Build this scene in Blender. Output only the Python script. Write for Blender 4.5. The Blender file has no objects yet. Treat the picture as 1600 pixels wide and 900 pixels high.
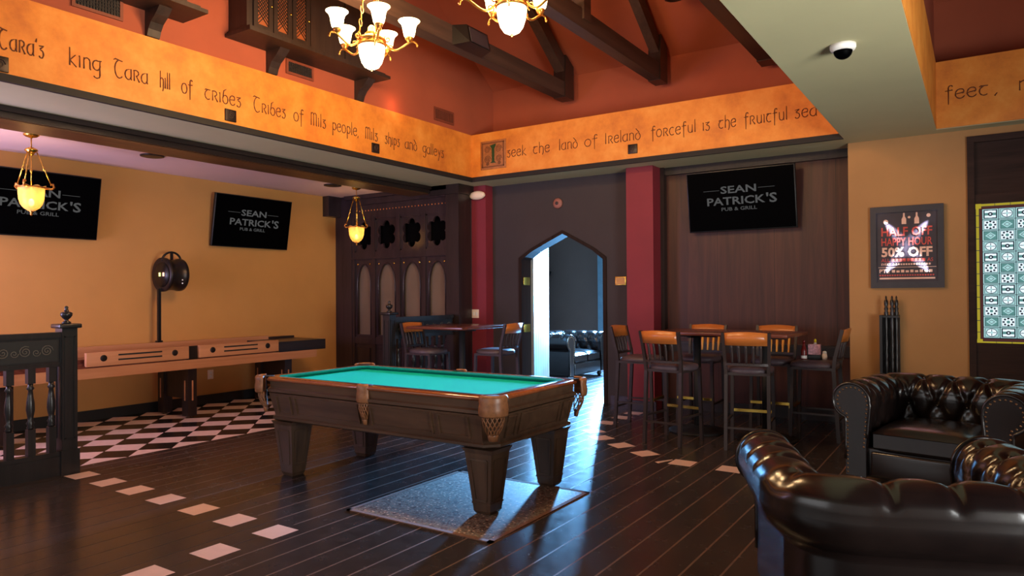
import bpy, bmesh, math, random
from math import pi, sin, cos, radians as rad
from mathutils import Vector, Matrix
from mathutils.geometry import tessellate_polygon

C = bpy.context.scene
COL = C.collection
random.seed(7)

# ------------------------------------------------------------------ camera
cam_d = bpy.data.cameras.new('camera'); cam = bpy.data.objects.new('camera', cam_d); COL.objects.link(cam)
yaw, pitch, roll = rad(33.467), rad(.511), rad(-.3916)
F = Vector((-sin(yaw), cos(yaw), 0)); Rv = Vector((cos(yaw), sin(yaw), 0)); U = Vector((0, 0, 1))
F, U = F*cos(pitch)+U*sin(pitch), U*cos(pitch)-F*sin(pitch)
Rv, U = Rv*cos(roll)+U*sin(roll), U*cos(roll)-Rv*sin(roll)
M3 = Matrix((Rv, U, -F)).transposed()
cam.matrix_world = Matrix.Translation((0, 0, 1.4)) @ M3.to_4x4()
cam_d.sensor_width = 36; cam_d.lens = 36*1106.25/1600; cam_d.clip_start = .05
C.camera = cam

# ------------------------------------------------------------------ world, view, large lights
w = bpy.data.worlds.new('world'); C.world = w; w.use_nodes = True
w.node_tree.nodes['Background'].inputs[0].default_value = (1.0, .93, .86, 1)
w.node_tree.nodes['Background'].inputs[1].default_value = .32
C.view_settings.view_transform = 'Standard'; C.view_settings.look = 'None'
C.view_settings.gamma = 1; C.view_settings.exposure = 0.15; C.view_settings.use_curve_mapping = False

def lamp(name, kind, loc, energy, color, aim=None, parent=None, **kw):
    d = bpy.data.lights.new(name, kind); d.energy = energy; d.color = color
    for k, v in kw.items(): setattr(d, k, v)
    o = bpy.data.objects.new(name, d); COL.objects.link(o); o.location = loc
    if aim is not None:
        o.rotation_euler = (Vector(aim)-Vector(loc)).to_track_quat('-Z', 'Y').to_euler()
    if parent: o.parent = parent
    return o
# daylight through the windows on the right of the room
lamp('window_daylight', 'AREA', (3.0, 2.2, 1.25), 150, (.94, .96, .93), (-1.0, 4.4, 2.75), shape='RECTANGLE', size=2.6, size_y=1.7, spread=rad(95))
lamp('rear_fill', 'AREA', (-4.2, -2.3, 1.9), 50, (.95, .96, 1), (-4.6, 6, 2.0), shape='RECTANGLE', size=5, size_y=2.2)  # unseen fill lamp added behind the camera
# daylight from the window at the near end of the shuffleboard bay
lamp('bay_daylight', 'AREA', (-7.5, .9, 1.5), 95, (.66, .56, 1), (-7.7, 3.2, 2.93), shape='RECTANGLE', size=1.2, size_y=1.5)
# daylight of the room beyond the arch
lamp('transom_daylight', 'AREA', (-5.56, 12.0, 1.75), 2400, (.17, .50, 1), (-3.4, 4.6, .2), shape='RECTANGLE', size=.4, size_y=1.5)
lamp('side_daylight', 'AREA', (-2.5, 10.5, 1.6), 48, (.45, .76, 1), (-5.5, 9.7, .8), shape='RECTANGLE', size=1.2, size_y=1.7, spread=rad(40))

# ------------------------------------------------------------------ materials
def S(r, g, b, k=1.0):
    f = lambda c: ((c/255+.055)/1.055)**2.4 if c > 10 else c/255/12.92
    return (f(r)*k, f(g)*k, f(b)*k, 1)
class NT:
    def __init__(s, name):
        s.m = bpy.data.materials.new(name); s.m.use_nodes = True; s.t = s.m.node_tree
        s.b = s.t.nodes['Principled BSDF']; s.out = s.t.nodes['Material Output']; s.co = None
    def n(s, typ, ins=None, **at):
        x = s.t.nodes.new(typ)
        for k, v in at.items(): setattr(x, k, v)
        for k, v in (ins or {}).items(): s.set(x.inputs[k], v)
        return x
    def set(s, inp, v):
        if isinstance(v, bpy.types.NodeSocket): s.t.links.new(v, inp)
        else: inp.default_value = v
    def P(s, **kw):
        names = dict(col='Base Color', rough='Roughness', metal='Metallic', coat='Coat Weight', coatr='Coat Roughness',
                     spec='Specular IOR Level', emc='Emission Color', em='Emission Strength', nrm='Normal', trans='Transmission Weight',
                     alpha='Alpha', ior='IOR', sheen='Sheen Weight')
        for k, v in kw.items(): s.set(s.b.inputs[names[k]], v)
    def obj(s):
        if not s.co: s.co = s.n('ShaderNodeTexCoord').outputs['Object']
        return s.co
    def map(s, scale=(1, 1, 1), rot=(0, 0, 0), loc=(0, 0, 0)):
        return s.n('ShaderNodeMapping', {'Vector': s.obj(), 'Scale': scale, 'Rotation': rot, 'Location': loc}).outputs[0]
    def noise(s, scale, detail=4, vec=None, rough=.55, dist=0):
        return s.n('ShaderNodeTexNoise', {'Vector': vec or s.obj(), 'Scale': scale, 'Detail': detail, 'Roughness': rough, 'Distortion': dist}).outputs['Fac']
    def ramp(s, fac, stops):
        r = s.n('ShaderNodeValToRGB', {'Fac': fac}); e = r.color_ramp.elements
        while len(e) < len(stops): e.new(.5)
        for x, (p, c) in zip(e, stops): x.position = p; x.color = c if len(c) == 4 else (*c, 1)
        return r.outputs[0]
    def math(s, op, a, b=0.0, c=0.0):
        x = s.n('ShaderNodeMath', operation=op)
        for i, v in enumerate((a, b, c)): s.set(x.inputs[i], v)
        return x.outputs[0]
    def mix(s, f, a, b, mode='MIX'):
        x = s.n('ShaderNodeMix', data_type='RGBA', blend_type=mode)
        s.set(x.inputs[0], f); s.set(x.inputs[6], a); s.set(x.inputs[7], b); return x.outputs[2]
    def bump(s, h, strength=.2, dist=.01):
        return s.n('ShaderNodeBump', {'Height': h, 'Strength': strength, 'Distance': dist}).outputs[0]
    def xyz(s):
        x = s.n('ShaderNodeSeparateXYZ', {0: s.obj()}); return x.outputs

def plain(name, col, rough=.5, metal=0, var=.12, scale=9, bump=0, **kw):
    k = NT(name); n = k.noise(scale)
    d = tuple(c*(1-var) for c in col[:3])+(1,); l = tuple(min(1, c*(1+var)) for c in col[:3])+(1,)
    k.P(col=k.ramp(n, [(.3, d), (.7, l)]), rough=rough, metal=metal, **kw)
    if bump: k.P(nrm=k.bump(k.noise(scale*12), bump, .004))
    return k.m
def woody(name, a, b, axis=0, rough=.35, scale=14, stretch=.07, **kw):
    k = NT(name); sc = [1, 1, 1]; sc[axis] = stretch
    v = k.map(tuple(sc)); n = k.noise(scale, 6, v, .6, .6); n2 = k.noise(scale*4, 3, v)
    f = k.math('ADD', k.math('MULTIPLY', n, .75), k.math('MULTIPLY', n2, .25))
    k.P(col=k.ramp(f, [(.32, a), (.68, b)]), rough=rough, nrm=k.bump(n2, .08, .003), **kw)
    return k.m
def glow(name, col, em, base=(.8, .8, .8, 1)):
    k = NT(name); k.P(col=base, emc=col, em=em, rough=.4); n = k.noise(6)
    k.P(emc=k.ramp(n, [(.2, tuple(c*.93 for c in col[:3])+(1,)), (.8, col)])); return k.m

M = {}
M['yellow'] = plain('yellow_wall_paint', S(200, 142, 76), .75, var=.06, scale=1.4, bump=.06)
M['tanwall'] = plain('tan_wall_paint', S(178, 130, 80), .75, var=.07, scale=1.6, bump=.06)
k = NT('glazed_orange_plaster'); n = k.noise(3.2, 7, rough=.65); n2 = k.noise(60, 3)
k.P(col=k.ramp(n, [(.25, S(194, 106, 36)), (.5, S(226, 138, 48)), (.75, S(240, 164, 74))]), rough=.6, nrm=k.bump(n2, .15, .003)); M['frieze'] = k.m
M['red'] = plain('rust_red_paint', S(162, 80, 52), .8, var=.1, scale=1.2)
M['crimson'] = plain('crimson_column_paint', S(130, 38, 50), .65, var=.07, scale=2)
M['soffit'] = plain('sage_grey_ceiling_paint', S(192, 184, 142), .8, var=.05, scale=1.3, bump=.1)
M['alcove'] = plain('pale_ceiling_paint', S(232, 200, 190), .8, var=.04, scale=1.1)
M['darkwall'] = plain('charcoal_wall_paint', S(58, 49, 51), .7, var=.08, scale=2, bump=.05)
M['farwall'] = plain('slate_wall_paint', S(104, 80, 68), .7, var=.08, scale=2)
M['darkwood'] = woody('espresso_wood', S(28, 20, 19), S(50, 36, 34), 2, .32)
M['darkwood_y'] = woody('espresso_wood_along', S(26, 19, 18), S(52, 38, 34), 1, .32)
M['oak'] = woody('oak_beam_underside', S(58, 35, 20), S(112, 70, 36), 1, .4, 9)
M['beam'] = woody('dark_truss_timber', S(48, 33, 27), S(78, 56, 46), 1, .6, 8)
M['cabwood'] = woody('dark_cabinet_wood', S(34, 25, 22), S(58, 42, 36), 2, .5)
M['rail'] = woody('black_stained_rail_wood', S(24, 22, 23), S(44, 40, 41), 2, .3)
M['railpanel'] = plain('slate_green_panel', S(25, 26, 27), .5)
M['scroll'] = plain('faded_scroll_relief', S(104, 98, 90), .5)
M['screenwood'] = woody('plum_brown_screen_wood', S(38, 28, 32), S(60, 45, 49), 2, .28)
M['panelwood'] = None
k = NT('walnut_wall_panelling'); v = k.map((1, 1, .06)); n = k.noise(11, 7, v, .62, .8); x = k.xyz()
fr = k.math('FRACT', k.math('MULTIPLY', x[0], 1.55)); rnd = k.n('ShaderNodeTexWhiteNoise', {'W': k.math('FLOOR', k.math('MULTIPLY', x[0], 1.55))}, noise_dimensions='1D').outputs[0]
c = k.ramp(n, [(.3, S(52, 26, 22)), (.7, S(86, 47, 36))]); c = k.mix(k.math('MULTIPLY', rnd, .35), c, S(64, 40, 38))
c = k.mix(k.math('LESS_THAN', fr, .008), c, S(30, 20, 18)); k.P(col=c, rough=.42, spec=.35); M['panelwood'] = k.m
M['brown'] = woody('brown_oak', S(66, 47, 35), S(104, 77, 58), 0, .32, 10, .09)
M['brown_z'] = woody('brown_oak_upright', S(62, 45, 35), S(100, 75, 57), 2, .32, 10, .09)
M['railcap'] = woody('red_lacquered_rail_wood', S(104, 54, 30), S(166, 92, 52), 0, .16, 10, .07, coat=.6, coatr=.06)
M['orange'] = woody('orange_maple', S(170, 92, 38), S(212, 128, 62), 0, .3, 8, .12)
M['maple'] = woody('pale_maple', S(178, 116, 78), S(212, 150, 108), 1, .35, 7, .05)
M['mahog'] = woody('mahogany_table_edge', S(82, 42, 34), S(122, 66, 50), 0, .22, 9, .08)
k = NT('teal_billiard_cloth'); k.P(col=k.ramp(k.noise(320, 2), [(.3, S(0, 196, 184)), (.7, S(4, 212, 200))]), rough=.95, spec=.1); M['cloth'] = k.m
M['cushion'] = plain('green_cushion_cloth', S(0, 136, 126), .9, var=.08, scale=60, spec=.1)
M['black'] = plain('black_plastic', S(14, 14, 15), .35)
M['screen'] = plain('black_screen_glass', S(2, 2, 3), .5, spec=.02)
M['logo'] = glow('grey_screen_lettering', S(84, 84, 84), .8, S(8, 8, 8)); M['logo'].node_tree.nodes['Principled BSDF'].inputs['Specular IOR Level'].default_value = .02
M['softblack'] = plain('matte_black', S(24, 22, 22), .7)
M['casing'] = woody('dark_arch_casing', S(34, 24, 22), S(52, 37, 34), 2, .8, spec=.2)
M['doorwood'] = woody('dark_walnut_door', S(36, 23, 20), S(62, 42, 36), 0, .7, 10, .1, spec=.25)
M['pit'] = plain('unlit_black', S(6, 5, 6), .95, spec=.05)
M['iron'] = plain('dark_bronze_metal', S(46, 38, 36), .35, .5)
M['stoolmetal'] = plain('dark_brown_steel', S(52, 41, 40), .42, .1)
M['vinyl'] = plain('dark_plum_vinyl', S(84, 70, 76), .45, scale=20)
M['litspindle'] = woody('lit_spindle_wood', S(206, 128, 40), S(240, 172, 70), 2, .3, 8, .12)  # brighter spindle colour stands in for light on the stools facing us
k = NT('brass'); k.P(col=k.ramp(k.noise(14), [(.3, S(206, 158, 62)), (.7, S(240, 204, 104))]), rough=.25, metal=1); M['brass'] = k.m
k = NT('gilded_bronze'); k.P(col=k.ramp(k.noise(20), [(.3, S(150, 92, 36)), (.7, S(232, 170, 84))]), rough=.3, metal=.9); M['gilt'] = k.m
k = NT('leather_brown'); k.P(col=k.ramp(k.noise(30), [(.3, S(126, 80, 50)), (.7, S(164, 108, 70))]), rough=.38); M['pocket'] = k.m
k = NT('black_brown_leather'); n = k.noise(220, 3); k.P(col=k.ramp(k.noise(5), [(.3, S(20, 14, 14)), (.7, S(32, 23, 21))]), rough=.23, coat=.3, coatr=.16, nrm=k.bump(n, .08, .002)); M['leather'] = k.m
M['white'] = plain('white_paint', S(238, 232, 226), .45, var=.03)
M['cream'] = plain('cream_plastic', S(244, 218, 196), .45, var=.04)
M['door'] = plain('pale_door_paint', S(140, 148, 152), .5, var=.05)
M['tile'] = plain('pale_pink_tile', S(232, 196, 186), .28, var=.05, scale=14)
M['charcoal'] = plain('charcoal_frame', S(58, 52, 58), .4)
M['glassdark'] = plain('smoky_grey_glass', S(116, 98, 84), .12, var=.1, scale=2)
M['ink'] = plain('brown_letter_paint', S(104, 54, 26), .7)
M['vent'] = plain('rust_vent_enamel', S(120, 58, 38), .6)
M['ventdark'] = plain('dark_vent_mesh', S(40, 30, 28), .7)  # dark brown mesh of the grid vents
M['lattice'] = plain('copper_lattice', S(150, 82, 44), .5)
M['marble'] = plain('terracotta_relief', S(172, 108, 62), .7, var=.25, scale=40)
M['green'] = plain('dark_green_paint', S(30, 70, 36), .5)
M['ketchup'] = plain('dark_red_sauce', S(110, 20, 18), .25)
M['seed'] = plain('yellow_plastic', S(230, 210, 40), .4)
M['nail'] = plain('antique_nail_metal', S(120, 90, 66), .3, .9)
# ---- lamp glass
M['shade'] = glow('lit_white_shade_glass', (1, .74, .34, 1), 5.5)
M['bowl'] = glow('lit_alabaster_bowl', (1, .80, .46, 1), 3.4)
k = NT('amber_pendant_glass'); z = k.xyz()[2]
t1 = k.n('ShaderNodeBsdfTranslucent', {'Color': S(236, 190, 108)}); t2 = k.n('ShaderNodeBsdfTransparent', {'Color': S(255, 226, 160)})
d1 = k.n('ShaderNodeBsdfPrincipled', {'Base Color': S(214, 186, 128), 'Roughness': .35})
m1 = k.n('ShaderNodeMixShader', {0: .36, 1: d1.outputs[0], 2: t1.outputs[0]}); fz = k.math('MULTIPLY', k.noise(14), .75)
m2 = k.n('ShaderNodeMixShader', {0: fz, 1: m1.outputs[0], 2: t2.outputs[0]}); k.t.links.new(m2.outputs[0], k.out.inputs[0]); M['amber'] = k.m
M['bulb'] = glow('lit_bulb', (1, .78, .42, 1), 6)
# ---- stained glass (lit from behind)
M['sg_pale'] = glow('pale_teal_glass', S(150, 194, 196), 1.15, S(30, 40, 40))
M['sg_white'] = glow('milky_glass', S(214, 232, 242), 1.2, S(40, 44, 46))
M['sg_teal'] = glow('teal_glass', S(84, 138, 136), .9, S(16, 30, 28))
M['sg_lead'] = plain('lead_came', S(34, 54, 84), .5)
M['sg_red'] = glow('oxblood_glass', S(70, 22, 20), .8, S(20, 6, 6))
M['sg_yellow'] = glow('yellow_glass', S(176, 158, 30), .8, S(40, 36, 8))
# ---- poster
M['paper'] = plain('dark_poster_paper', S(58, 46, 54), .4)
M['pr_red'] = plain('poster_red_ink', S(206, 74, 62), .5); M['pr_peach'] = plain('poster_peach_ink', S(240, 190, 168), .5)
# ---- floors
def wood_floor(name, seam, seamw, a, b, rough):
    k = NT(name); x = k.xyz(); t = k.math('MULTIPLY', k.math('ADD', x[0], 1.606), 1/.1735)
    fr = k.math('FRACT', t); idx = k.math('FLOOR', k.math('ADD', t, 0))
    rnd = k.n('ShaderNodeTexWhiteNoise', {'W': idx}, noise_dimensions='1D').outputs[0]
    v = k.map((1, .09, 1)); g = k.noise(16, 6, v, .6, .4); sm = k.noise(2.6, 6, None, .68, .7); sm2 = k.noise(9, 5, None, .7, .3)
    c = k.ramp(g, [(.3, a), (.7, b)]); c = k.mix(k.math('MULTIPLY', rnd, .5), c, tuple(q*.45 for q in a[:3])+(1,))
    c = k.mix(k.math('MULTIPLY', k.math('SMOOTH_MIN', sm2, sm, .1), .5), c, S(96, 86, 84))
    e = k.math('MAXIMUM', k.math('LESS_THAN', fr, seamw/.1735*.5), k.math('GREATER_THAN', fr, 1-seamw/.1735*.5))
    c = k.mix(e, c, seam)
    r = k.math('ADD', k.math('MULTIPLY', sm2, .2), rough-.1); r = k.math('ADD', r, k.math('MULTIPLY', e, .25))
    k.P(col=c, rough=r, spec=.4, nrm=k.bump(k.math('ADD', k.math('MULTIPLY', g, .4), k.math('MULTIPLY', sm2, .6)), .05, .004)); return k.m
M['floor'] = wood_floor('dark_plank_floor', S(108, 82, 70), .011, S(19, 15, 16), S(33, 26, 26), .25)
M['floor2'] = wood_floor('smooth_dark_floor', S(46, 34, 30), .006, S(26, 19, 18), S(42, 30, 27), .22)
k = NT('checkered_tiles'); x = k.xyz(); xp = k.math('ADD', x[0], 6.24); yp = k.math('SUBTRACT', x[1], 3.12)
fa = k.math('ADD', k.math('MULTIPLY', k.math('ADD', xp, yp), 2.5), .5); fb = k.math('ADD', k.math('MULTIPLY', k.math('SUBTRACT', xp, yp), 2.5), .5)
par = k.math('FLOORED_MODULO', k.math('ADD', k.math('FLOOR', fa), k.math('FLOOR', fb)), 2.0)
ga = k.math('ABSOLUTE', k.math('SUBTRACT', k.math('FRACT', fa), .5)); gb = k.math('ABSOLUTE', k.math('SUBTRACT', k.math('FRACT', fb), .5))
gr = k.math('GREATER_THAN', k.math('MAXIMUM', ga, gb), .49); n = k.noise(20)
c = k.mix(par, k.ramp(n, [(.3, S(240, 206, 196)), (.7, S(250, 220, 210))]), k.ramp(n, [(.3, S(30, 25, 24)), (.7, S(42, 36, 34))]))
k.P(col=k.mix(gr, c, S(58, 30, 30)), rough=.22); M['checker'] = k.m
k = NT('patterned_rug'); v = k.n('ShaderNodeTexVoronoi', {'Vector': k.obj(), 'Scale': 30}); n = k.noise(17, 5, dist=2.5)
c = k.ramp(n, [(.38, S(60, 42, 36)), (.46, S(126, 94, 76)), (.52, S(84, 106, 106)), (.58, S(164, 138, 118)), (.66, S(70, 60, 60))])
k.P(col=k.mix(k.math('LESS_THAN', v.outputs[0], .22), c, S(216, 190, 168)), rough=.62, spec=.4); M['rug'] = k.m
M['rugedge'] = plain('rug_border', S(120, 84, 66), .8, var=.3, scale=60)

# ------------------------------------------------------------------ mesh helpers
class MB:
    def __init__(s): s.v = []; s.f = []; s.mi = []; s.sm = []
    def add(s, vs, fs, mi=0, sm=False, T=None):
        o = len(s.v)
        for p in vs:
            p = Vector(p); s.v.append(T @ p if T else p)
        for f in fs: s.f.append([i+o for i in f]); s.mi.append(mi); s.sm.append(sm)
        return s
    def box(s, a, b, mi=0, T=None):
        x0, x1 = sorted((a[0], b[0])); y0, y1 = sorted((a[1], b[1])); z0, z1 = sorted((a[2], b[2]))
        v = [(x0, y0, z0), (x1, y0, z0), (x1, y1, z0), (x0, y1, z0), (x0, y0, z1), (x1, y0, z1), (x1, y1, z1), (x0, y1, z1)]
        return s.add(v, [(0, 3, 2, 1), (4, 5, 6, 7), (0, 1, 5, 4), (1, 2, 6, 5), (2, 3, 7, 6), (3, 0, 4, 7)], mi, False, T)
    def bbox(s, a, b, r=.01, mi=0, T=None):            # chamfered box
        bm = bmesh.new(); t = MB().box(a, b); bv = [bm.verts.new(p) for p in t.v]
        for f in t.f: bm.faces.new([bv[i] for i in f])
        bmesh.ops.bevel(bm, geom=bm.edges[:]+bm.verts[:], offset=r, segments=2, affect='EDGES', profile=.6)
        bm.verts.index_update(); s.add([v.co.copy() for v in bm.verts], [[v.index for v in f.verts] for f in bm.faces], mi, True, T); bm.free(); return s
    def frustum(s, z0, h0, z1, h1, c=(0, 0), c1=None, mi=0, T=None):
        c1 = c1 or c; q = ((-1, -1), (1, -1), (1, 1), (-1, 1))
        v = [(c[0]+a*h0[0], c[1]+b*h0[1], z0) for a, b in q]+[(c1[0]+a*h1[0], c1[1]+b*h1[1], z1) for a, b in q]
        return s.add(v, [(3, 2, 1, 0), (4, 5, 6, 7), (0, 1, 5, 4), (1, 2, 6, 5), (2, 3, 7, 6), (3, 0, 4, 7)], mi, False, T)
    def lathe(s, prof, c=(0, 0), n=24, mi=0, T=None, cap=True, sm=True):
        v = []; f = []
        for r, z in prof:
            for i in range(n): a = 2*pi*i/n; v.append((c[0]+r*cos(a), c[1]+r*sin(a), z))
        for j in range(len(prof)-1):
            for i in range(n): k = (i+1) % n; f.append((j*n+i, j*n+k, (j+1)*n+k, (j+1)*n+i))
        if cap: f.append(list(range(n))[::-1]); f.append([(len(prof)-1)*n+i for i in range(n)])
        return s.add(v, f, mi, sm, T)
    def tube(s, pts, r, n=8, mi=0, T=None, closed=False, sm=True):
        P = [Vector(p) for p in pts]; m = len(P); v = []; f = []; up = Vector((0, 0, 1)); prev = None
        rr = r if isinstance(r, (list, tuple)) else [r]*m
        for i in range(m):
            if closed: t = P[(i+1) % m]-P[i-1]
            else: t = P[min(i+1, m-1)]-P[max(i-1, 0)]
            t = t.normalized() if t.length > 1e-9 else Vector((0, 0, 1))
            if prev is None:
                a = up if abs(t.z) < .95 else Vector((1, 0, 0)); x = t.cross(a).normalized()
            else:
                x = prev-t*prev.dot(t); x = x.normalized() if x.length > 1e-6 else t.orthogonal().normalized()
            prev = x; y = t.cross(x)
            for k in range(n): a = 2*pi*(k+.5)/n; v.append(P[i]+(x*cos(a)+y*sin(a))*rr[i])
        for i in range(m if closed else m-1):
            for k in range(n):
                i2 = (i+1) % m; f.append((i*n+k, i*n+(k+1) % n, i2*n+(k+1) % n, i2*n+k))
        if not closed: f.append(list(range(n))[::-1]); f.append([(m-1)*n+k for k in range(n)])
        return s.add(v, f, mi, sm and n > 4, T)
    def bar(s, a, b, wx, wy, mi=0, T=None):            # rectangular bar between two points
        a = Vector(a); b = Vector(b); t = (b-a).normalized(); ref = Vector((0, 1, 0)) if abs(t.y) < .9 else Vector((1, 0, 0))
        x = ref.cross(t).normalized(); y = t.cross(x); v = []
        for p in (a, b):
            for i, j in ((-1, -1), (1, -1), (1, 1), (-1, 1)): v.append(p+x*i*wx/2+y*j*wy/2)
        return s.add(v, [(3, 2, 1, 0), (4, 5, 6, 7), (0, 1, 5, 4), (1, 2, 6, 5), (2, 3, 7, 6), (3, 0, 4, 7)], mi, False, T)
    def plate(s, outer, holes, y0, y1, mi=0, T=None):   # polygon in XZ with holes, thick in Y
        loops = [outer]+list(holes); pts = [p for l in loops for p in l]
        tri = tessellate_polygon([[Vector((p[0], p[1], 0)) for p in l] for l in loops]); n = len(pts)
        v = [(p[0], y0, p[1]) for p in pts]+[(p[0], y1, p[1]) for p in pts]; f = []
        for t in tri: f.append(tuple(t)); f.append(tuple(i+n for i in t)[::-1])
        o = 0
        for l in loops:
            m = len(l)
            for i in range(m): a, b = o+i, o+(i+1) % m; f.append((a, b, b+n, a+n))
            o += m
        return s.add(v, f, mi, False, T)
    def ball(s, c, r, n=12, m=8, mi=0, T=None):
        rx, ry, rz = r if isinstance(r, (tuple, list)) else (r, r, r); v = []; f = []
        for j in range(m+1):
            t = pi*j/m
            for i in range(n): a = 2*pi*i/n; v.append((c[0]+rx*sin(t)*cos(a), c[1]+ry*sin(t)*sin(a), c[2]-rz*cos(t)))
        for j in range(m):
            for i in range(n): k = (i+1) % n; f.append((j*n+i, j*n+k, (j+1)*n+k, (j+1)*n+i))
        return s.add(v, f, mi, True, T)
    def text(s, txt, h, c, T=None, mi=0, bold=0, sx=1, depth=.002, align='CENTER', width=None):
        cu = bpy.data.curves.new('tmp', 'FONT'); cu.body = txt; cu.size = 1; cu.align_x = align; cu.offset = bold; cu.extrude = 0; cu.resolution_u = 2
        ob = bpy.data.objects.new('tmp', cu); COL.objects.link(ob); dg = bpy.context.evaluated_depsgraph_get(); dg.update()
        me = bpy.data.meshes.new_from_object(ob.evaluated_get(dg)); q = h/.72
        xs = [v.co.x for v in me.vertices] or [0]; mid = (min(xs)+max(xs))/2 if align == 'CENTER' else min(xs)
        if width: sx = width/((max(xs)-min(xs))*q)
        vs = [(c[0]+(v.co.x-mid)*q*sx, c[1]-depth, c[2]+v.co.y*q) for v in me.vertices]
        s.add(vs, [tuple(p.vertices) for p in me.polygons], mi, False, T)
        bpy.data.objects.remove(ob); bpy.data.curves.remove(cu); bpy.data.meshes.remove(me); return s
    def build(s, name, mats, parent=None, off=None, clean=True):
        me = bpy.data.meshes.new(name); o = Vector(off) if off else Vector((0, 0, 0))
        me.from_pydata([tuple(p-o) for p in s.v], [], s.f)
        for m in (mats if isinstance(mats, (list, tuple)) else [mats]): me.materials.append(M[m] if isinstance(m, str) else m)
        for p, mi, sm in zip(me.polygons, s.mi, s.sm): p.material_index = mi; p.use_smooth = sm
        if clean:
            bm = bmesh.new(); bm.from_mesh(me); bmesh.ops.recalc_face_normals(bm, faces=bm.faces[:]); bm.to_mesh(me); bm.free()
        me.update(); ob = bpy.data.objects.new(name, me); COL.objects.link(ob)
        if parent: ob.parent = parent
        elif off: ob.location = o
        return ob
def tag(o, label, cat, group=None, kind=None):
    if label: o['label'] = label
    if cat: o['category'] = cat
    if group: o['group'] = group
    if kind: o['kind'] = kind
    return o
def thing(name, label, cat, loc=(0, 0, 0), rz=0, group=None, rx=0):
    o = bpy.data.objects.new(name, None); COL.objects.link(o); o.empty_display_size = .1
    o.location = loc; o.rotation_euler = (rx, 0, rz); return tag(o, label, cat, group)
def struct(name, mb, mats, label=None, parent=None):
    o = mb.build(name, mats, parent)
    if not parent: o['kind'] = 'structure'; o['label'] = label or name.replace('_', ' '); o['category'] = name.split('_')[0]
    return o
def kids(o): return [c for c in COL.objects if c.parent == o]
def copy_tree(o, parent=None):
    c = o.copy(); COL.objects.link(c); c.parent = parent
    for ch in kids(o): copy_tree(ch, c)
    return c
def dup(o, loc, rz, label, group=None):
    c = copy_tree(o); c.location = loc; c.rotation_euler = (0, 0, rz); c['label'] = label
    if group: c['group'] = group
    return c
def bez(p0, p1, p2, p3, n=10):
    p0, p1, p2, p3 = map(Vector, (p0, p1, p2, p3)); r = []
    for i in range(n+1): t = i/n; u = 1-t; r.append(p0*u**3+p1*3*u*u*t+p2*3*u*t*t+p3*t**3)
    return r
# ================================================================== THE ROOM
ZC = 2.93                                             # soffit height
XL, YB = -8.45, 8.3
# ---- floor: planks, tile inlay, chequered bay
fl = MB()
def q(x0, y0, x1, y1, z, mi): fl.add([(x0, y0, z), (x1, y0, z), (x1, y1, z), (x0, y1, z)], [(0, 1, 2, 3)], mi)
q(-3.42, -2.5, 3.4, 13, 0, 0); q(-6.24, 2.88, -3.42, 13, 0, 0); q(-6.24, -2.5, -3.42, 2.88, 0, 1)
q(XL-.1, -2.5, -6.24, 8.1, 0, 2); q(XL-.1, 8.1, -6.24, 13, 0, 0)
def tile(cx, cy, a=0, sz=.19, z=.0012):
    v = []
    for i, j in ((-1, -1), (1, -1), (1, 1), (-1, 1)):
        x, y = i*sz/2, j*sz/2; v.append((cx+x*cos(a)-y*sin(a), cy+x*sin(a)+y*cos(a), z))
    fl.add(v, [(0, 1, 2, 3)], 3)
for x, y in ((-5.9, 2.785), (-5.51, 2.785), (-5.12, 2.778), (-4.71, 2.768), (-4.30, 2.753), (-3.90, 2.742), (-3.505, 2.736),
             (-3.515, 2.346), (-3.515, 1.965), (-3.515, 1.58), (-3.515, 1.2)): tile(x, y)
fl.add([(-6.22, 2.69, .0012), (-6.165, 2.69, .0012), (-6.165, 2.88, .0012), (-6.22, 2.88, .0012)], [(0, 1, 2, 3)], 3)
for x, y in ((-2.775, 6.01), (-2.46, 5.81), (-3.08, 6.22), (-3.3, 6.48)): tile(x, y, rad(-33))
for x, y in ((-2.06, 5.65), (-1.665, 5.645), (-1.27, 5.645)): tile(x, y)
fl.add([(-2.27, 5.565, .0012), (-2.225, 5.53, .0012), (-2.165, 5.7, .0012), (-2.175, 5.725, .0012)], [(0, 1, 2, 3)], 3)
for y in (6.98, 7.36, 7.7): tile(-3.39, y)
struct('floor', fl, ['floor', 'floor2', 'checker', 'tile'], 'dark plank floor with pale inlaid tiles and a chequered bay')
# ---- walls
struct('wall_left', MB().box((XL-.15, -2.5, 0), (XL, 8.05, ZC)), 'yellow', 'ochre yellow wall behind the shuffleboard table')
struct('wall_back', MB().box((XL, 8.0, 0), (-6.0, 8.15, ZC)).plate([(-6.0, 0), (-5.31, 0), (-5.31, 1.90), (-5.12, 2.02), (-4.86, 2.14), (-4.62, 2.245), (-4.40, 2.13), (-4.16, 2.0), (-3.98, 1.87), (-3.98, 0), (-3.3, 0), (-3.3, ZC), (-6.0, ZC)], [], 8.22, 8.42), 'darkwall', 'charcoal wall with the pointed archway')
struct('wall_back_panelling', MB().box((-3.4, YB, 0), (-1.1, YB+.12, ZC)), 'panelwood', 'walnut panelled wall behind the bar table')
struct('wall_right', MB().box((-1.12, 7.98, 0), (-.09, 8.42, ZC)).box((-.09, 7.98, 2.86), (3.2, 8.42, ZC)).box((1.3, 7.98, 0), (3.2, 8.42, 2.86)), 'tanwall', 'tan wall with the framed poster')
struct('wall_right_window_side', MB().box((3.2, -2.5, 0), (3.35, 8.3, ZC)), 'tanwall', 'tan side wall beyond the armchairs')
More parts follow.
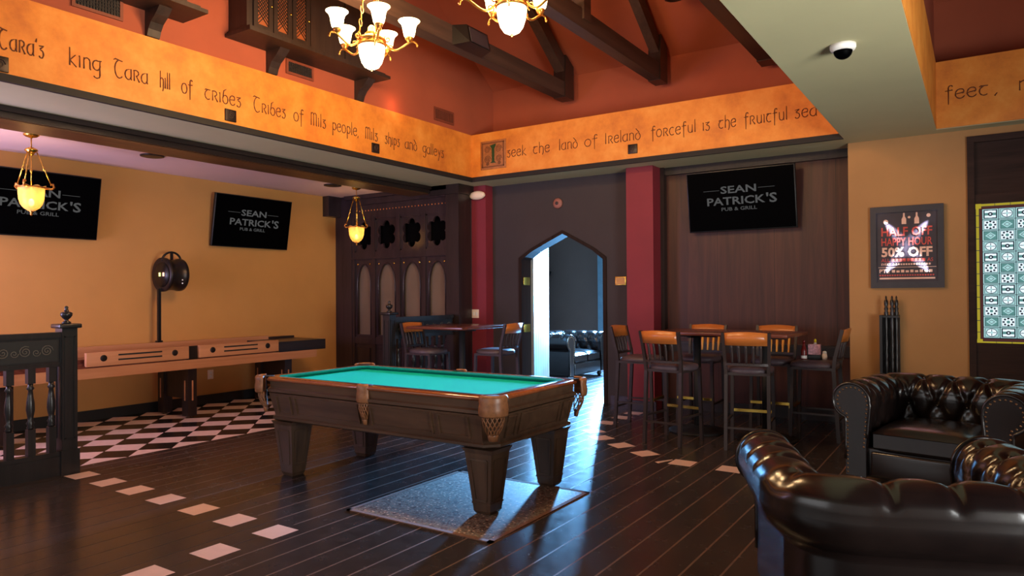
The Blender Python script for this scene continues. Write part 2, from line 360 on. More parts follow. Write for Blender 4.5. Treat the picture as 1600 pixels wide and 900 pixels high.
# gable and eaves walls above the friezes, sloped ceiling
mb = MB()
for x in (-5.79, -1.03): mb.add([(x, -.4, ZC+.03), (x, 8.3, ZC+.03), (x, 8.3, 4.3), (x, 4.1, 7.24), (x, -.4, 4.1), (x-.05, -.4, ZC+.03), (x-.05, 8.3, ZC+.03), (x-.06, 8.3, 4.3), (x-.06, 4.1, 7.24), (x-.06, -.4, 4.1)], [(0, 1, 2, 3, 4), (9, 8, 7, 6, 5), (0, 4, 9, 5), (4, 3, 8, 9), (3, 2, 7, 8), (2, 1, 6, 7), (1, 0, 5, 6)])
mb.box((-.42, -.4, ZC+.03), (-.36, 8.3, 5.2)); mb.box((-5.79, 8.3, ZC), (3.3, 8.42, 4.32)); mb.box((-5.85, -.5, ZC), (3.3, -.38, 4.32))
struct('wall_gable', mb, 'red', 'rust red upper walls above the lettered friezes')
mb = MB()
mb.add([(-5.85, 8.3, 4.3), (3.3, 8.3, 4.3), (3.3, 4.1, 7.24), (-5.85, 4.1, 7.24), (3.3, -.45, 4.1), (-5.85, -.45, 4.1)], [(0, 1, 2, 3), (3, 2, 4, 5)])
mb.add([(3.3, 8.3, ZC), (3.3, -.45, ZC), (3.3, -.45, 4.1), (3.3, 4.1, 7.24), (3.3, 8.3, 4.3)], [(0, 1, 2, 3, 4)])
struct('ceiling_vault', mb, 'red', 'rust red sloping ceiling')
# ---- soffits
mb = MB(); t = .06
mb.box((-6.6, -2.5, ZC), (-5.75, 8.3, ZC+t)); mb.box((-5.75, 7.74, ZC), (-1.12, 8.42, ZC+t)); mb.box((-1.12, -2.5, ZC), (-.33, 8.3, ZC+t))
mb.box((-.33, 7.79, ZC), (3.3, 8.3, ZC+t)); mb.box((-5.75, -2.5, ZC), (-1.12, -.3, ZC+t)); mb.box((-.33, -2.5, ZC), (3.3, -.3, ZC+t))
struct('ceiling', mb, 'soffit', 'sage grey ceiling soffit around the coves')
struct('ceiling_bay', MB().box((XL-.15, -2.5, ZC), (-6.6, 8.05, ZC+t)), 'alcove', 'pale ceiling over the shuffleboard bay')
# ---- friezes with lettering
GL = {}
def arc(cx, cy, rx, ry, a0, a1, n=9): return [(cx+rx*cos(rad(a0+(a1-a0)*i/n)), cy+ry*sin(rad(a0+(a1-a0)*i/n))) for i in range(n+1)]
O = arc(.42, .5, .42, .5, 90, 450, 14)
GL['o'] = (.84, [O]); GL['e'] = (.78, [arc(.42, .5, .42, .5, 50, 330, 12), [(.03, .52), (.72, .62)], arc(.5, .74, .24, .26, 90, -60, 5)])
GL['a'] = (.84, [arc(.42, .45, .42, .45, 100, 300, 10), [(.36, .92), (.78, 1.0), (.78, .1), (.86, 0)], [(.62, .06), (.78, .3)]])
GL['r'] = (.8, [[(.1, 1.02), (.1, 0)], [(.0, .96), (.3, 1.02)]+arc(.36, .76, .32, .26, 80, -90, 7), [(.36, .5), (.8, -.04)]])
GL['s'] = (.66, [[(0, .96), (.6, 1.0)], [(.6, 1.0), (.14, .7)], arc(.3, .3, .3, .33, 110, -150, 9)])
GL['k'] = (.8, [[(.1, 1.55), (.1, 0)], [(.7, .98), (.12, .45), (.8, -.05)]])
GL['i'] = (.2, [[(.1, 1.0), (.1, 0)], [(.0, .94), (.1, 1.0)]])
GL['n'] = (.8, [[(.1, 1), (.1, 0)], [(.1, .8)]+arc(.42, .66, .33, .34, 150, 0, 7)+[(.75, .1), (.84, 0)]])
GL['g'] = (.8, [arc(.4, .55, .4, .44, 60, 360, 11), [(.78, .98), (.78, -.3)]+arc(.42, -.3, .36, .28, 0, -150, 7), [(.6, .98), (.92, 1.0)]])
GL['h'] = (.8, [[(.1, 1.6), (.1, 0)], [(.1, .75)]+arc(.42, .6, .34, .36, 150, 0, 7)+[(.74, .0), (.6, -.3)]])
GL['l'] = (.2, [[(.1, 1.6), (.1, 0)]])
GL['f'] = (.62, [[(.25, -.5), (.25, 1.2)]+arc(.45, 1.2, .2, .3, 180, 30, 5), [(-.05, .95), (.62, 1.0)]])
GL['t'] = (.74, [[(0, .9), (.14, 1.0), (.74, .98)], [(.4, .98)]+arc(.42, .45, .4, .46, 120, 310, 9)])
GL['b'] = (.8, [[(.55, 1.5), (.2, 1.3), (.04, .5)], arc(.42, .42, .38, .44, 180, 540, 12)])
GL['p'] = (.8, [[(.1, 1.0), (.1, -.6)], arc(.42, .52, .36, .44, 150, -170, 11)])
GL['d'] = (.84, [arc(.42, .45, .4, .45, 110, 430, 12), [(.28, .88), (.6, .98), (.1, 1.5)]])
GL['u'] = (.82, [[(.1, 1.0), (.1, .4)]+arc(.42, .36, .32, .36, 180, 360, 7), [(.74, 1.0), (.74, 0)]])
GL['c'] = (.74, [arc(.42, .5, .42, .5, 55, 310, 12)]); GL["'"] = (.16, [[(.1, 1.5), (.02, 1.2)]]); GL[','] = (.16, [[(.1, .1), (.0, -.2)]])
GL['y'] = (.8, [[(.1, 1), (.42, .3)], [(.8, 1), (.2, -.6)]])
GL['T'] = (1.1, [[(-.1, 1.5), (.1, 1.62), (1.0, 1.5)], [(.55, 1.55)]+arc(.6, .72, .55, .8, 110, 310, 10)])
GL['M'] = (1.15, [[(.05, 1.5), (.05, 0)], [(.05, 1.25)]+arc(.3, 1.22, .24, .28, 150, 0, 6)+[(.54, 0)], [(.54, 1.25)]+arc(.8, 1.22, .24, .28, 150, 0, 6)+[(1.04, .1), (1.12, 0)]])
GL['I'] = (.3, [[(.12, 1.5), (.12, 0)]])
def letter(mb, word, h, u0, u1, base, P, th=.0052):
    adv = [GL[c][0]+.24 for c in word]; tot = sum(adv)-.24; sx = (u1-u0)/tot; x = 0
    for c, a in zip(word, adv):
        for st in GL[c][1]:
            mb.tube([P(u0+(x+p[0])*sx, base+p[1]*h) for p in st], [th*(.65+.5*abs(sin(i*1.3))) for i in range(len(st))], 5)
        x += a
def frieze(mb_name, mb, label): return struct(mb_name, mb, 'frieze', label)
f1 = frieze('trim_1', MB().box((-5.80, -.4, ZC+.008), (-5.75, 7.77, 3.565)), 'orange plaster frieze with dark lettering on the long side wall')
f2 = frieze('trim_2', MB().box((-5.75, 7.72, ZC+.008), (-1.12, 7.77, 3.565)), 'orange plaster frieze with dark lettering over the archway')
f3 = frieze('trim_3', MB().box((-.36, -.4, ZC+.004), (-.326, 7.77, 3.56)).box((-.36, 7.77, ZC+.004), (3.3, 7.82, 3.56)), 'orange plaster frieze of the second cove')
mbx = MB().box((-1.124, -.4, ZC+.004), (-1.08, 7.77, 3.565)).box((-5.75, -.44, ZC+.08), (-1.12, -.4, 3.565)); struct('trim_4', mbx, 'frieze', 'orange plaster frieze hidden behind the soffit edge')
mb = MB()
for w_, a, b in (("Tara's", 2.16, 2.45), ('king', 2.62, 2.85), ('Tara', 2.96, 3.23), ('hill', 3.335, 3.425), ('of', 3.53, 3.63), ('tribes', 3.75, 4.12), ('Tribes', 4.26, 4.63),
                 ('of', 4.73, 4.85), ('Mils', 4.95, 5.15), ('people,', 5.24, 5.62), ('Mils', 5.73, 5.92), ('ships', 6.04, 6.29), ('and', 6.385, 6.6), ('galleys', 6.71, 7.12)):
    letter(mb, w_, .088, a, b, 3.165, lambda u, z: (-5.748, u, z))
mb.build('lettering', 'ink', f1)
mb = MB()
for w_, a, b in (('seek', -5.165, -4.87), ('the', -4.76, -4.52), ('land', -4.38, -4.12), ('of', -4.02, -3.85), ('Ireland', -3.745, -3.29), ('forceful', -3.155, -2.63), ('is', -2.55, -2.47),
                 ('the', -2.37, -2.185), ('fruitful', -2.095, -1.655), ('sea', -1.58, -1.37)):
    letter(mb, w_, .088, a, b, 3.2, lambda u, z: (u, 7.718, z))
mb.build('lettering', 'ink', f2)
mb = MB()
for w_, a, b in (('feet', -.25, .08), (',', .13, .16), ('n', .3, .42)): letter(mb, w_, .088, a, b, 3.19, lambda u, z: (u, 7.768, z))
mb.build('lettering', 'ink', f3)
# carved initial panel and small plaques
pn = thing('carved_initial_panel', 'square terracotta relief panel with a green initial I at the frieze corner', 'panel', (-5.38, 7.72, 3.07))
mb = MB().bbox((-5.585, 7.705, 3.07), (-5.18, 7.72, 3.45), .006); mb.build('panel', 'marble', pn, (-5.38, 7.72, 3.07))
mb = MB()
for a, b in (((-5.56, 3.095), (-5.205, 3.11)), ((-5.56, 3.41), (-5.205, 3.425)), ((-5.56, 3.095), (-5.545, 3.425)), ((-5.22, 3.095), (-5.205, 3.425))): mb.box((a[0], 7.697, a[1]), (b[0], 7.706, b[1]))
for cx, cz, r0 in ((-5.47, 3.33, .05), (-5.47, 3.2, .055), (-5.29, 3.33, .055), (-5.29, 3.2, .05), (-5.47, 3.14, .025), (-5.28, 3.14, .025)):
    mb.tube([(cx+r0*(1-i/22)*cos(i*.75), 7.702, cz+r0*(1-i/22)*sin(i*.75)) for i in range(20)], .005, 5)
mb.build('scrollwork', plain('terracotta_scroll', S(126, 76, 44), .7), pn, (-5.38, 7.72, 3.07))
MB().plate([(-5.425, 3.38), (-5.335, 3.40), (-5.345, 3.36), (-5.36, 3.34), (-5.36, 3.17), (-5.335, 3.15), (-5.42, 3.15), (-5.395, 3.17), (-5.395, 3.34)], [], 7.695, 7.705).build('initial', 'green', pn, (-5.38, 7.72, 3.07))
pl0 = None
def plaque(c, axis, label):
    t = thing('frieze_plaque', label, 'plaque', c, 0 if axis == 'y' else pi/2, 'small plaques on the friezes')
    MB().bbox((-.058, -.016, -.055), (.058, 0, .055), .005).build('plate', 'iron', t)
    MB().tube([(.038*(1-i/18)*cos(i*.8), -.018, .038*(1-i/18)*sin(i*.8)) for i in range(16)], .004, 5).build('knotwork', 'beam', t)
for c, ax, lb in (((-5.75, 2.16, 3.05), 'x', "small dark square plaque at the frame edge under the word Tara's"), ((-5.75, 4.005, 3.065), 'x', 'small dark square plaque on the frieze below the words tribes Tribes'),
                  ((-5.75, 5.88, 3.08), 'x', 'small dark square plaque on the frieze below the words Mils ships'), ((-3.386, 7.72, 3.098), 'y', 'small dark square plaque on the frieze below the word Ireland')): plaque(c, ax, lb)
# dark cornice trims under the friezes
mb = MB()
for z0, z1, d in ((ZC-.004, 2.955, .035), (2.955, 2.985, .022)):
    mb.box((-5.75, -.4, z0), (-5.75+d, 7.72, z1)); mb.box((-5.75, 7.72-d, z0), (-1.12, 7.72, z1))
struct('trim_5', mb, 'softblack', 'black cornice strip along the foot of the friezes')
# beam between room and bay (oak underside)
mb = MB().box((-6.90, -2.5, 2.835), (-6.47, 7.75, ZC)).box((-6.47, -2.5, 2.885), (-6.44, 7.75, ZC))
struct('trim_6', mb, 'darkwood_y', 'dark beam along the front of the bay'); struct('trim_7', MB().box((-6.88, -2.5, 2.828), (-6.50, 7.74, 2.836)), 'oak', 'oak underside board of the bay beam')
# posts, columns
struct('trim_8', MB().box((-6.2, 7.72, 0), (-5.98, 8.0, 2.84)).box((-6.5, 7.70, 2.80), (-5.96, 8.1, ZC)), 'darkwood', 'dark corner post at the end of the bay screen')
struct('trim_9', MB().box((-6.02, 8.05, 0), (-5.755, 8.23, ZC)), 'crimson', 'crimson column beside the bay screen')
struct('trim_10', MB().box((-3.59, 7.97, 0), (-3.245, 8.31, ZC)), 'crimson', 'crimson column between archway and panelling')
mb = MB().box((-3.245, 8.2, 0), (-3.2, 8.31, ZC)).box((-3.245, 8.24, 2.84), (-1.12, 8.31, ZC)).box((-3.2, 8.25, .79), (-1.12, 8.31, .82)).box((-3.2, 8.275, .70), (-1.12, 8.31, .79))
struct('trim_11', mb, 'darkwood', 'dark edge strips and chair rail of the panelling')
# arch casing
mb = MB(); A = [(-5.31, 0), (-5.31, 1.90), (-5.12, 2.02), (-4.86, 2.14), (-4.62, 2.245), (-4.40, 2.13), (-4.16, 2.0), (-3.98, 1.87), (-3.98, 0)]
B = [(-5.262, 0), (-5.262, 1.875), (-5.09, 1.985), (-4.84, 2.10), (-4.615, 2.2), (-4.41, 2.09), (-4.18, 1.965), (-4.028, 1.845), (-4.028, 0)]
mb.plate(A+B[::-1], [], 8.2, 8.44); struct('trim_12', mb, 'casing', 'dark timber casing of the pointed archway')
# baseboards
struct('baseboard_left', MB().box((XL, -2.5, 0), (XL+.018, 7.75, .115)), 'softblack', 'black baseboard below the yellow wall')
struct('baseboard_back', MB().box((-6.0, 8.2, 0), (-5.36, 8.22, .11)).box((-3.93, 8.2, 0), (-3.59, 8.22, .11)).box((-3.62, 7.95, 0), (-3.22, 7.97, .11)).box((-3.2, 8.28, 0), (-1.12, 8.3, .12)).box((-6.04, 8.03, 0), (-5.74, 8.05, .11)), 'darkwood', 'dark baseboard along the archway wall')
struct('baseboard_right', MB().box((-1.12, 7.96, 0), (-.1, 7.98, .12)), 'darkwood', 'dark baseboard under the tan wall')
# ---- roof trusses
def truss(n, x0, x1, label, posts):
    t = bpy.data.objects.new('trim_%d' % n, None); COL.objects.link(t); t.location = (x0, 8.15, 3.93); tag(t, label, 'trim', 'roof trusses', 'structure'); o = (x0, 8.15, 3.93)
    MB().box((x0, .4, 3.93), (x1, 8.12, 4.12)).build('tie_beam', 'beam', t, o)
    s = .7; th = .2
    def prof(y0, y1, zo): return [(x, y, 4.3+s*(8.3-y)+zo-d) for x in (x0+.01, x1-.01) for y, d in ((y0, 0), (y1, 0), (y1, th), (y0, th))]
    MB().add(prof(8.12, 4.1, -.1), [(0, 1, 2, 3), (7, 6, 5, 4), (0, 4, 5, 1), (1, 5, 6, 2), (2, 6, 7, 3), (3, 7, 4, 0)]).build('rafter', 'beam', t, o)
    MB().add([(x, y, z) for x in (x0-.012, x1+.012) for y, z in ((8.15, 3.925), (8.15, 4.36), (7.95, 4.47), (7.92, 4.14), (7.92, 3.925))],
             [(0, 1, 2, 3, 4), (9, 8, 7, 6, 5)]+[(i, (i+1) % 5, 5+(i+1) % 5, 5+i) for i in range(5)]).build('heel_block', 'darkwood', t, o)
    for y in posts: MB().box((x0-.02, y-.07, 4.02), (x1+.02, y+.07, 4.3+s*(8.3-y)-.2)).build('king_post', 'beam', t, o)
truss(13, -4.56, -4.41, 'dark timber roof truss farthest from the soffit', ()); truss(14, -3.26, -3.13, 'dark timber roof truss in the middle of the cove', (6.05,)); truss(15, -2.0, -1.86, 'dark timber roof truss beside the soffit edge', ())
# ---- the room beyond the arch
mb = MB().box((-7.35, 8.42, 0), (-7.2, 12.4, 4.2)).box((-2.2, 8.42, 0), (-2.05, 12.4, 4.2)).box((-7.35, 8.4, 2.9), (-2.05, 8.46, 4.2)).box((-7.35, 8.42, 4.1), (-2.05, 12.4, 4.2))
mb.box((-7.35, 12.2, 0), (-2.05, 12.3, .8)).box((-7.35, 12.2, 2.4), (-2.05, 12.3, 4.2)).box((-7.35, 12.2, .8), (-5.82, 12.3, 2.4)).box((-5.34, 12.2, .8), (-2.05, 12.3, 2.4)).box((-7.35, 8.42, 0), (-5.5, 8.46, 3)).box((-3.9, 8.42, 0), (-2.1, 8.46, 3))
struct('wall_far', mb, 'farwall', 'slate grey walls of the room beyond the archway')
struct('trim_16', MB().box((-6.04, 12.08, 0), (-5.875, 12.2, 2.8)), plain('lit_blue_casing', S(104, 134, 146), .6), 'window casing coloured as lit pale blue in the room beyond the archway')  # daylight on the casing is put into its pale blue colour
wm = MB().plate([(-5.87, .74), (-5.27, .74), (-5.27, 2.46), (-5.87, 2.46)], [[(-5.82, .8), (-5.34, .8), (-5.34, 2.4), (-5.82, 2.4)]], 12.14, 12.2); wm.box((-5.82, 12.15, 1.58), (-5.34, 12.19, 1.62))
w1 = struct('window_1', wm, 'white', 'tall window of the room beyond the archway')
MB().box((-5.84, 12.24, .78), (-5.32, 12.25, 2.42)).build('pane', glow('bright_daylight_pane', (.55, .8, 1, 1), 2.5), w1)
# ---- archway door leaf, open into the far room
d1 = MB(); L = .98
Td = Matrix.Translation((-5.245, 8.45, 0)) @ Matrix.Rotation(rad(108), 4, 'Z')
n = 7
for i in range(n):
    a = i*L/n+.004; b = (i+1)*L/n-.004; h0 = 1.93+.33*a/L; h1 = 1.93+.33*b/L
    d1.add([(a, -.02, .02), (b, -.02, .02), (b, .02, .02), (a, .02, .02), (a, -.02, h0), (b, -.02, h1), (b, .02, h1), (a, .02, h0)], [(0, 3, 2, 1), (4, 5, 6, 7), (0, 1, 5, 4), (1, 2, 6, 5), (2, 3, 7, 6), (3, 0, 4, 7)], 0, False, Td)
d1.add([(0, -.012, .02), (L, -.012, .02), (L, .012, .02), (0, .012, .02), (0, -.012, 1.9), (L, -.012, 2.22), (L, .012, 2.22), (0, .012, 1.9)], [(0, 3, 2, 1), (4, 5, 6, 7), (0, 1, 5, 4), (1, 2, 6, 5), (2, 3, 7, 6), (3, 0, 4, 7)], 0, False, Td)
door1 = struct('door_1', d1, 'door', 'pale planked door standing open beyond the pointed archway')
kb = MB().lathe([(.0, -.075), (.028, -.07), (.034, -.05), (.02, -.035), (.012, -.02), (.03, -.018), (.03, -.01)], n=16, T=Td @ Matrix.Translation((L-.07, 0, 1.02)) @ Matrix.Rotation(rad(-90), 4, 'X') @ Matrix.Rotation(pi, 4, 'X')); kb.build('door_knob', 'brass', door1)
for z in (1.58, .93): MB().bbox((-5.262, 8.235, z-.055), (-5.248, 8.4, z+.055), .004).build('hinge', 'brass', door1)
# ---- stained glass door on the right
d2 = MB(); y0, y1 = 7.965, 8.06
d2.box((-.09, y0-.012, 0), (-.035, y1, 2.80)).box((-.09, y0-.012, 2.80), (1.3, y1, 2.86)).box((-.035, y0+.02, 2.3), (1.3, y1, 2.80)).box((-.035, y0, 2.22), (1.3, y1, 2.31))
d2.box((-.035, y0+.005, 0), (1.3, y1, .905)).box((-.035, y0+.005, .9), (-.028, y1, 2.23)).box((.72, y0, .9), (1.3, y1, 2.23)).box((-.035, y0-.006, .885), (1.3, y0+.01, .915))
for a, b, c, d in ((.03, .16, .62, .2), ): d2.box((a+.03, y0-.006, .62), (c-.03, y0+.01, .65)).box((a, y0-.006, .12), (a+.03, y0+.01, .65)).box((a+.03, y0-.006, .12), (c-.03, y0+.01, .15)).box((c-.03, y0-.006, .12), (c, y0+.01, .65))
door2 = struct('door_2', d2, 'doorwood', 'dark timber door frame holding the stained glass')
sg = MB(); X0, X1, Z0, Z1 = -.028, .72, .905, 2.22; yy = 7.985
def sq(x0, z0, x1, z1, mi, k=0): sg.box((x0, yy-.0015*k-.004, z0), (x1, yy-.0015*k, z1), mi)
sq(X0, Z0, X1, Z1, 0)
for i in range(12):
    a = Z0+i*(Z1-Z0)/12; sq(X0+.003, a+.003, X0+.026, a+(Z1-Z0)/12-.003, 5, 1)
for i in range(7):
    a = X0+.03+i*.12; sq(a+.002, Z1-.024, a+.118, Z1-.003, 5, 1); sq(a+.002, Z0+.003, a+.118, Z0+.024, 5, 1)
sq(X0+.03, Z0+.028, X1, Z0+.05, 4, 1); sq(X0+.03, Z1-.05, X1, Z1-.028, 4, 1); sq(X0+.03, Z0+.03, X0+.05, Z1-.03, 4, 1); sq(X0+.0, Z1-.045, X0+.045, Z1, 5, 2); sq(X0, Z0, X0+.045, Z0+.045, 5, 2)
cw = .128; rh = (Z1-Z0-.108)/12; T0 = (0, 3, 2, 3, 1, 2, 3, 0, 1, 3, 2, 3)
def ngon(cx, cz, r, m, mi, k, a0=0, rx=None):
    v = [(cx+r*cos(a0+2*pi*i/m), yy-.0015*k-.004, cz+(rx or r)*sin(a0+2*pi*i/m)) for i in range(m)]+[(cx+r*cos(a0+2*pi*i/m), yy-.0015*k, cz+(rx or r)*sin(a0+2*pi*i/m)) for i in range(m)]
    sg.add(v, [tuple(range(m)), tuple(range(m, 2*m))[::-1]]+[(i, (i+1) % m, m+(i+1) % m, m+i) for i in range(m)], mi)
for r in range(12):
    for c in range(6):
        x0 = X0+.054+c*cw; z1 = Z1-.054-r*rh; x1 = min(x0+cw-.006, X1); z0 = z1-rh+.006
        if x1-x0 < .06: continue
        kind = ((0, 3), (2, 1), (1, 2), (3, 0))[r % 4][c % 2]; pale = 1 if kind in (0, 2) else 2
        sq(x0, z0, x1, z1, 1, 1); sq(x0+.008, z0+.006, x1-.008, z1-.006, 0, 1.5); sq(x0+.012, z0+.010, x1-.012, z1-.010, 3 if kind == 1 else (2 if kind == 2 else 1), 2) if kind else (sq(x0+.010, z0+.008, x1-.010, z1-.008, 0, 2), sq(x0+.018, z0+.015, x1-.018, z1-.015, 2, 3))
        cx, cz = (x0+x1)/2, (z0+z1)/2; rr = rh*.36
        if kind == 0: sq(cx-.044, cz-.012, cx+.044, cz+.012, 3, 4); sq(cx-.014, cz-.034, cx+.014, cz+.034, 2, 4); ngon(cx, cz, .019, 10, 0, 5); ngon(cx, cz, .007, 8, 2, 6)
        elif kind == 1: ngon(cx, cz, .042, 4, 1, 3, 0, .032); ngon(cx, cz, .026, 4, 0, 4, 0, .02); ngon(cx, cz, .02, 4, 1, 5, 0, .015)
        elif kind == 2:
            for a in range(8): ngon(cx+.036*cos(a*pi/4), cz+.032*sin(a*pi/4), .0105, 5, 0, 3)
            ngon(cx, cz, .014, 8, 3, 3)
        else:
            ngon(cx, cz, .044, 16, 0, 3, 0, .038); ngon(cx, cz, .038, 16, 2, 4, 0, .033); sq(cx-.034, cz-.003, cx+.034, cz+.003, 0, 5); sq(cx-.003, cz-.03, cx+.003, cz+.03, 0, 5); ngon(cx, cz, .01, 8, 1, 6)
sg.build('stained_glass', ['sg_lead', 'sg_pale', 'sg_white', 'sg_teal', 'sg_red', 'sg_yellow'], door2)
# ================================================================== FURNITURE
def crect(hx, hy, c, z): return [(hx-c, -hy, z), (hx, -hy+c, z), (hx, hy-c, z), (hx-c, hy, z), (-hx+c, hy, z), (-hx, hy-c, z), (-hx, -hy+c, z), (-hx+c, -hy, z)]
def loft(mb, loops, closed=False, caps=True, mi=0, sm=False, T=None):
    n = len(loops[0]); v = [p for l in loops for p in l]; m = len(loops); f = []
    for j in range(m if closed else m-1):
        for i in range(n): f.append((j*n+i, j*n+(i+1) % n, ((j+1) % m)*n+(i+1) % n, ((j+1) % m)*n+i))
    if caps and not closed: f.append(tuple(range(n))[::-1]); f.append(tuple((m-1)*n+i for i in range(n)))
    return mb.add(v, f, mi, sm, T)
def sector(mb, prof, a0, a1, n=14, mi=0, T=None):       # closed profile (r,z) swept through an angle
    m = len(prof); v = []; f = []
    for i in range(n+1):
        a = a0+(a1-a0)*i/n
        for r, z in prof: v.append((r*cos(a), r*sin(a), z))
    for i in range(n):
        for j in range(m): f.append((i*m+j, i*m+(j+1) % m, (i+1)*m+(j+1) % m, (i+1)*m+j))
    f.append(tuple(range(m))[::-1]); f.append(tuple(n*m+j for j in range(m)))
    return mb.add(v, f, mi, True, T)

# ---- pool table
pt = thing('pool_table', 'large pool table with bright teal cloth and brown carved wood frame', 'pool table', (-3.575, 4.085, 0))
mb = MB()
loft(mb, [crect(1.11, .56, .1, .655), crect(1.065, .515, .08, .475)])
loft(mb, [crect(1.07, .52, .08, .475), crect(1.08, .53, .08, .468), crect(1.08, .53, .08, .452), crect(1.06, .51, .07, .44), crect(1.03, .48, .06, .432)])
def lerp(a, b, t): return tuple(a[i]+(b[i]-a[i])*t for i in range(3))
for sy in (-1, 1):                                      # raised panels on the aprons
    for x0, x1 in ((-.93, -.78), (-.72, -.06), (.06, .60), (.66, .90)):
        for (za, zb) in ((.628, .638), (.50, .51)):
            t0 = (.655-za)/.18; t1 = (.655-zb)/.18
            ya, yb = .56-.045*t0, .56-.045*t1; mb.add([(x0, sy*(ya+.008), za), (x1, sy*(ya+.008), za), (x1, sy*(yb+.008), zb), (x0, sy*(yb+.008), zb), (x0, sy*(ya-.01), za), (x1, sy*(ya-.01), za), (x1, sy*(yb-.01), zb), (x0, sy*(yb-.01), zb)], [(0, 1, 2, 3), (4, 7, 6, 5), (0, 4, 5, 1), (1, 5, 6, 2), (2, 6, 7, 3), (3, 7, 4, 0)])
        for x in (x0, x1): mb.bar((x, sy*.558, .64), (x, sy*.525, .50), .012, .016)
for sx in (-1, 1):
    for y0, y1 in ((-.40, -.30), (-.25, .25), (.30, .40)):
        for z in (.633, .505):
            h = 1.11-.045*(.655-z)/.18; mb.box((sx*(h-.01), y0, z-.005), (sx*(h+.008), y1, z+.005))
        for y in (y0, y1): mb.bar((sx*1.108, y, .64), (sx*1.075, y, .50), .016, .012)
mb.build('cabinet', 'brown', pt)
mb = MB()
loft(mb, [crect(1.095, .545, .1, .655), crect(1.118, .568, .1, .665), crect(1.118, .568, .1, .685), crect(1.10, .55, .1, .695), crect(1.105, .555, .1, .745), crect(1.04, .485, .06, .745), crect(1.04, .485, .06, .655)], True)
mb.build('rail_fascia', 'brown', pt)
mb = MB()
loft(mb, [crect(1.105, .555, .1, .742), crect(1.118, .568, .1, .748), crect(1.122, .572, .1, .758), crect(1.115, .565, .1, .768), crect(1.098, .548, .095, .774), crect(1.045, .495, .07, .775), crect(1.035, .485, .06, .772), crect(1.035, .485, .06, .74)], True, sm=True)
mb.build('rail_cap', 'railcap', pt)
mb = MB(); loft(mb, [crect(1.037, .487, .055, .774), crect(.985, .435, .03, .769), crect(.982, .432, .03, .763), crect(1.01, .46, .03, .743), crect(1.037, .487, .05, .742)], True); mb.build('cushion', 'cushion', pt)
MB().box((-1.03, -.48, .70), (1.03, .48, .744)).build('playing_cloth', 'cloth', pt)
for x, y in ((-.935, -.39), (.935, -.39), (.935, .39), (-.935, .39)):
    mb = MB()
    zb_ = .009 if x > 0 else 0
    mb.frustum(.395, (.10, .10), .43, (.118, .118), (x, y)); mb.frustum(.03, (.064, .064), .40, (.103, .103), (x, y)); mb.frustum(zb_, (.052, .052), .03, (.066, .066), (x, y))
    mb.frustum(.075, (.0725, .0725), .085, (.0735, .0735), (x, y))
    for sx, sy in ((1, 0), (-1, 0), (0, 1), (0, -1)):    # framed panel on each face
        hb, ht = .070, .0985; px, py = -sy, sx
        for k in (-1, 1):
            a = (x+sx*hb+px*k*.042, y+sy*hb+py*k*.042, .10); b = (x+sx*ht+px*k*.066, y+sy*ht+py*k*.066, .36); mb.bar(a, b, .011 if sx == 0 else .012, .012)
        for z, h, ww in ((.10, .070, .042), (.36, .0985, .066)):
            mb.bar((x+sx*h-px*ww, y+sy*h-py*ww, z), (x+sx*h+px*ww, y+sy*h+py*ww, z), .012, .012)
    mb.build('leg', 'brown_z', pt)
for px, py, a in ((-1.07, -.52, -135), (1.07, -.52, -45), (1.07, .52, 45), (-1.07, .52, 135), (0, -.53, -90), (0, .53, 90)):
    T = Matrix.Translation((px, py, 0)) @ Matrix.Rotation(rad(a), 4, 'Z'); corner = px != 0
    r = .098 if corner else .066; a1 = rad(72 if corner else 62); mb = MB()
    sector(mb, [(r-.012, .66), (r-.004, .655), (r, .665), (r+.003, .70), (r-.004, .74), (r, .768), (r-.008, .784), (r-.025, .787), (r-.034, .776), (r-.014, .765), (r-.016, .70)], -a1, a1, 16, 0, T)
    p = mb.build('pocket', 'pocket', pt); MB().lathe([(.05, .7755), (.05, .7765)], n=18, T=T).build('pocket_shade_disc', 'softblack', p)  # flat black disc stands in for the dark of the pocket hole
    mb = MB(); rt = r*.74; rb = r*.34
    for k in range(7):
        for dirn in (-1, 1):
            a0 = -a1+2*a1*k/6; pts = []
            for i in range(9):
                t = i/8; aa = max(-a1, min(a1, a0+dirn*1.0*t)); rr = rt+(rb-rt)*t**1.3+.008*sin(pi*t); pts.append((rr*cos(aa), rr*sin(aa), .662-.125*t))
            mb.tube(pts, .0042, 5, T=T)
    sector(mb, [(rb-.012, .545), (rb+.003, .548), (rb+.004, .53), (rb-.004, .50), (rb-.02, .498)], -a1, a1, 10, 0, T); mb.build('pocket_net', 'pocket', p)

# ---- rug
mb = MB().bbox((-3.45, 3.26, .001), (-2.31, 4.45, .007), .002); rug = mb.build('rug', 'rug', None, (-2.88, 3.855, .001)); tag(rug, 'small patterned grey and brown rug under one end of the pool table', 'rug')
mb = MB()
for a, b in (((-3.455, 3.255), (-2.305, 3.285)), ((-3.455, 4.425), (-2.305, 4.455)), ((-3.455, 3.255), (-3.425, 4.455)), ((-2.335, 3.255), (-2.305, 4.455))): mb.box((a[0], a[1], .001), (b[0], b[1], .0085))
mb.build('border', 'rugedge', rug, (-2.88, 3.855, .001))

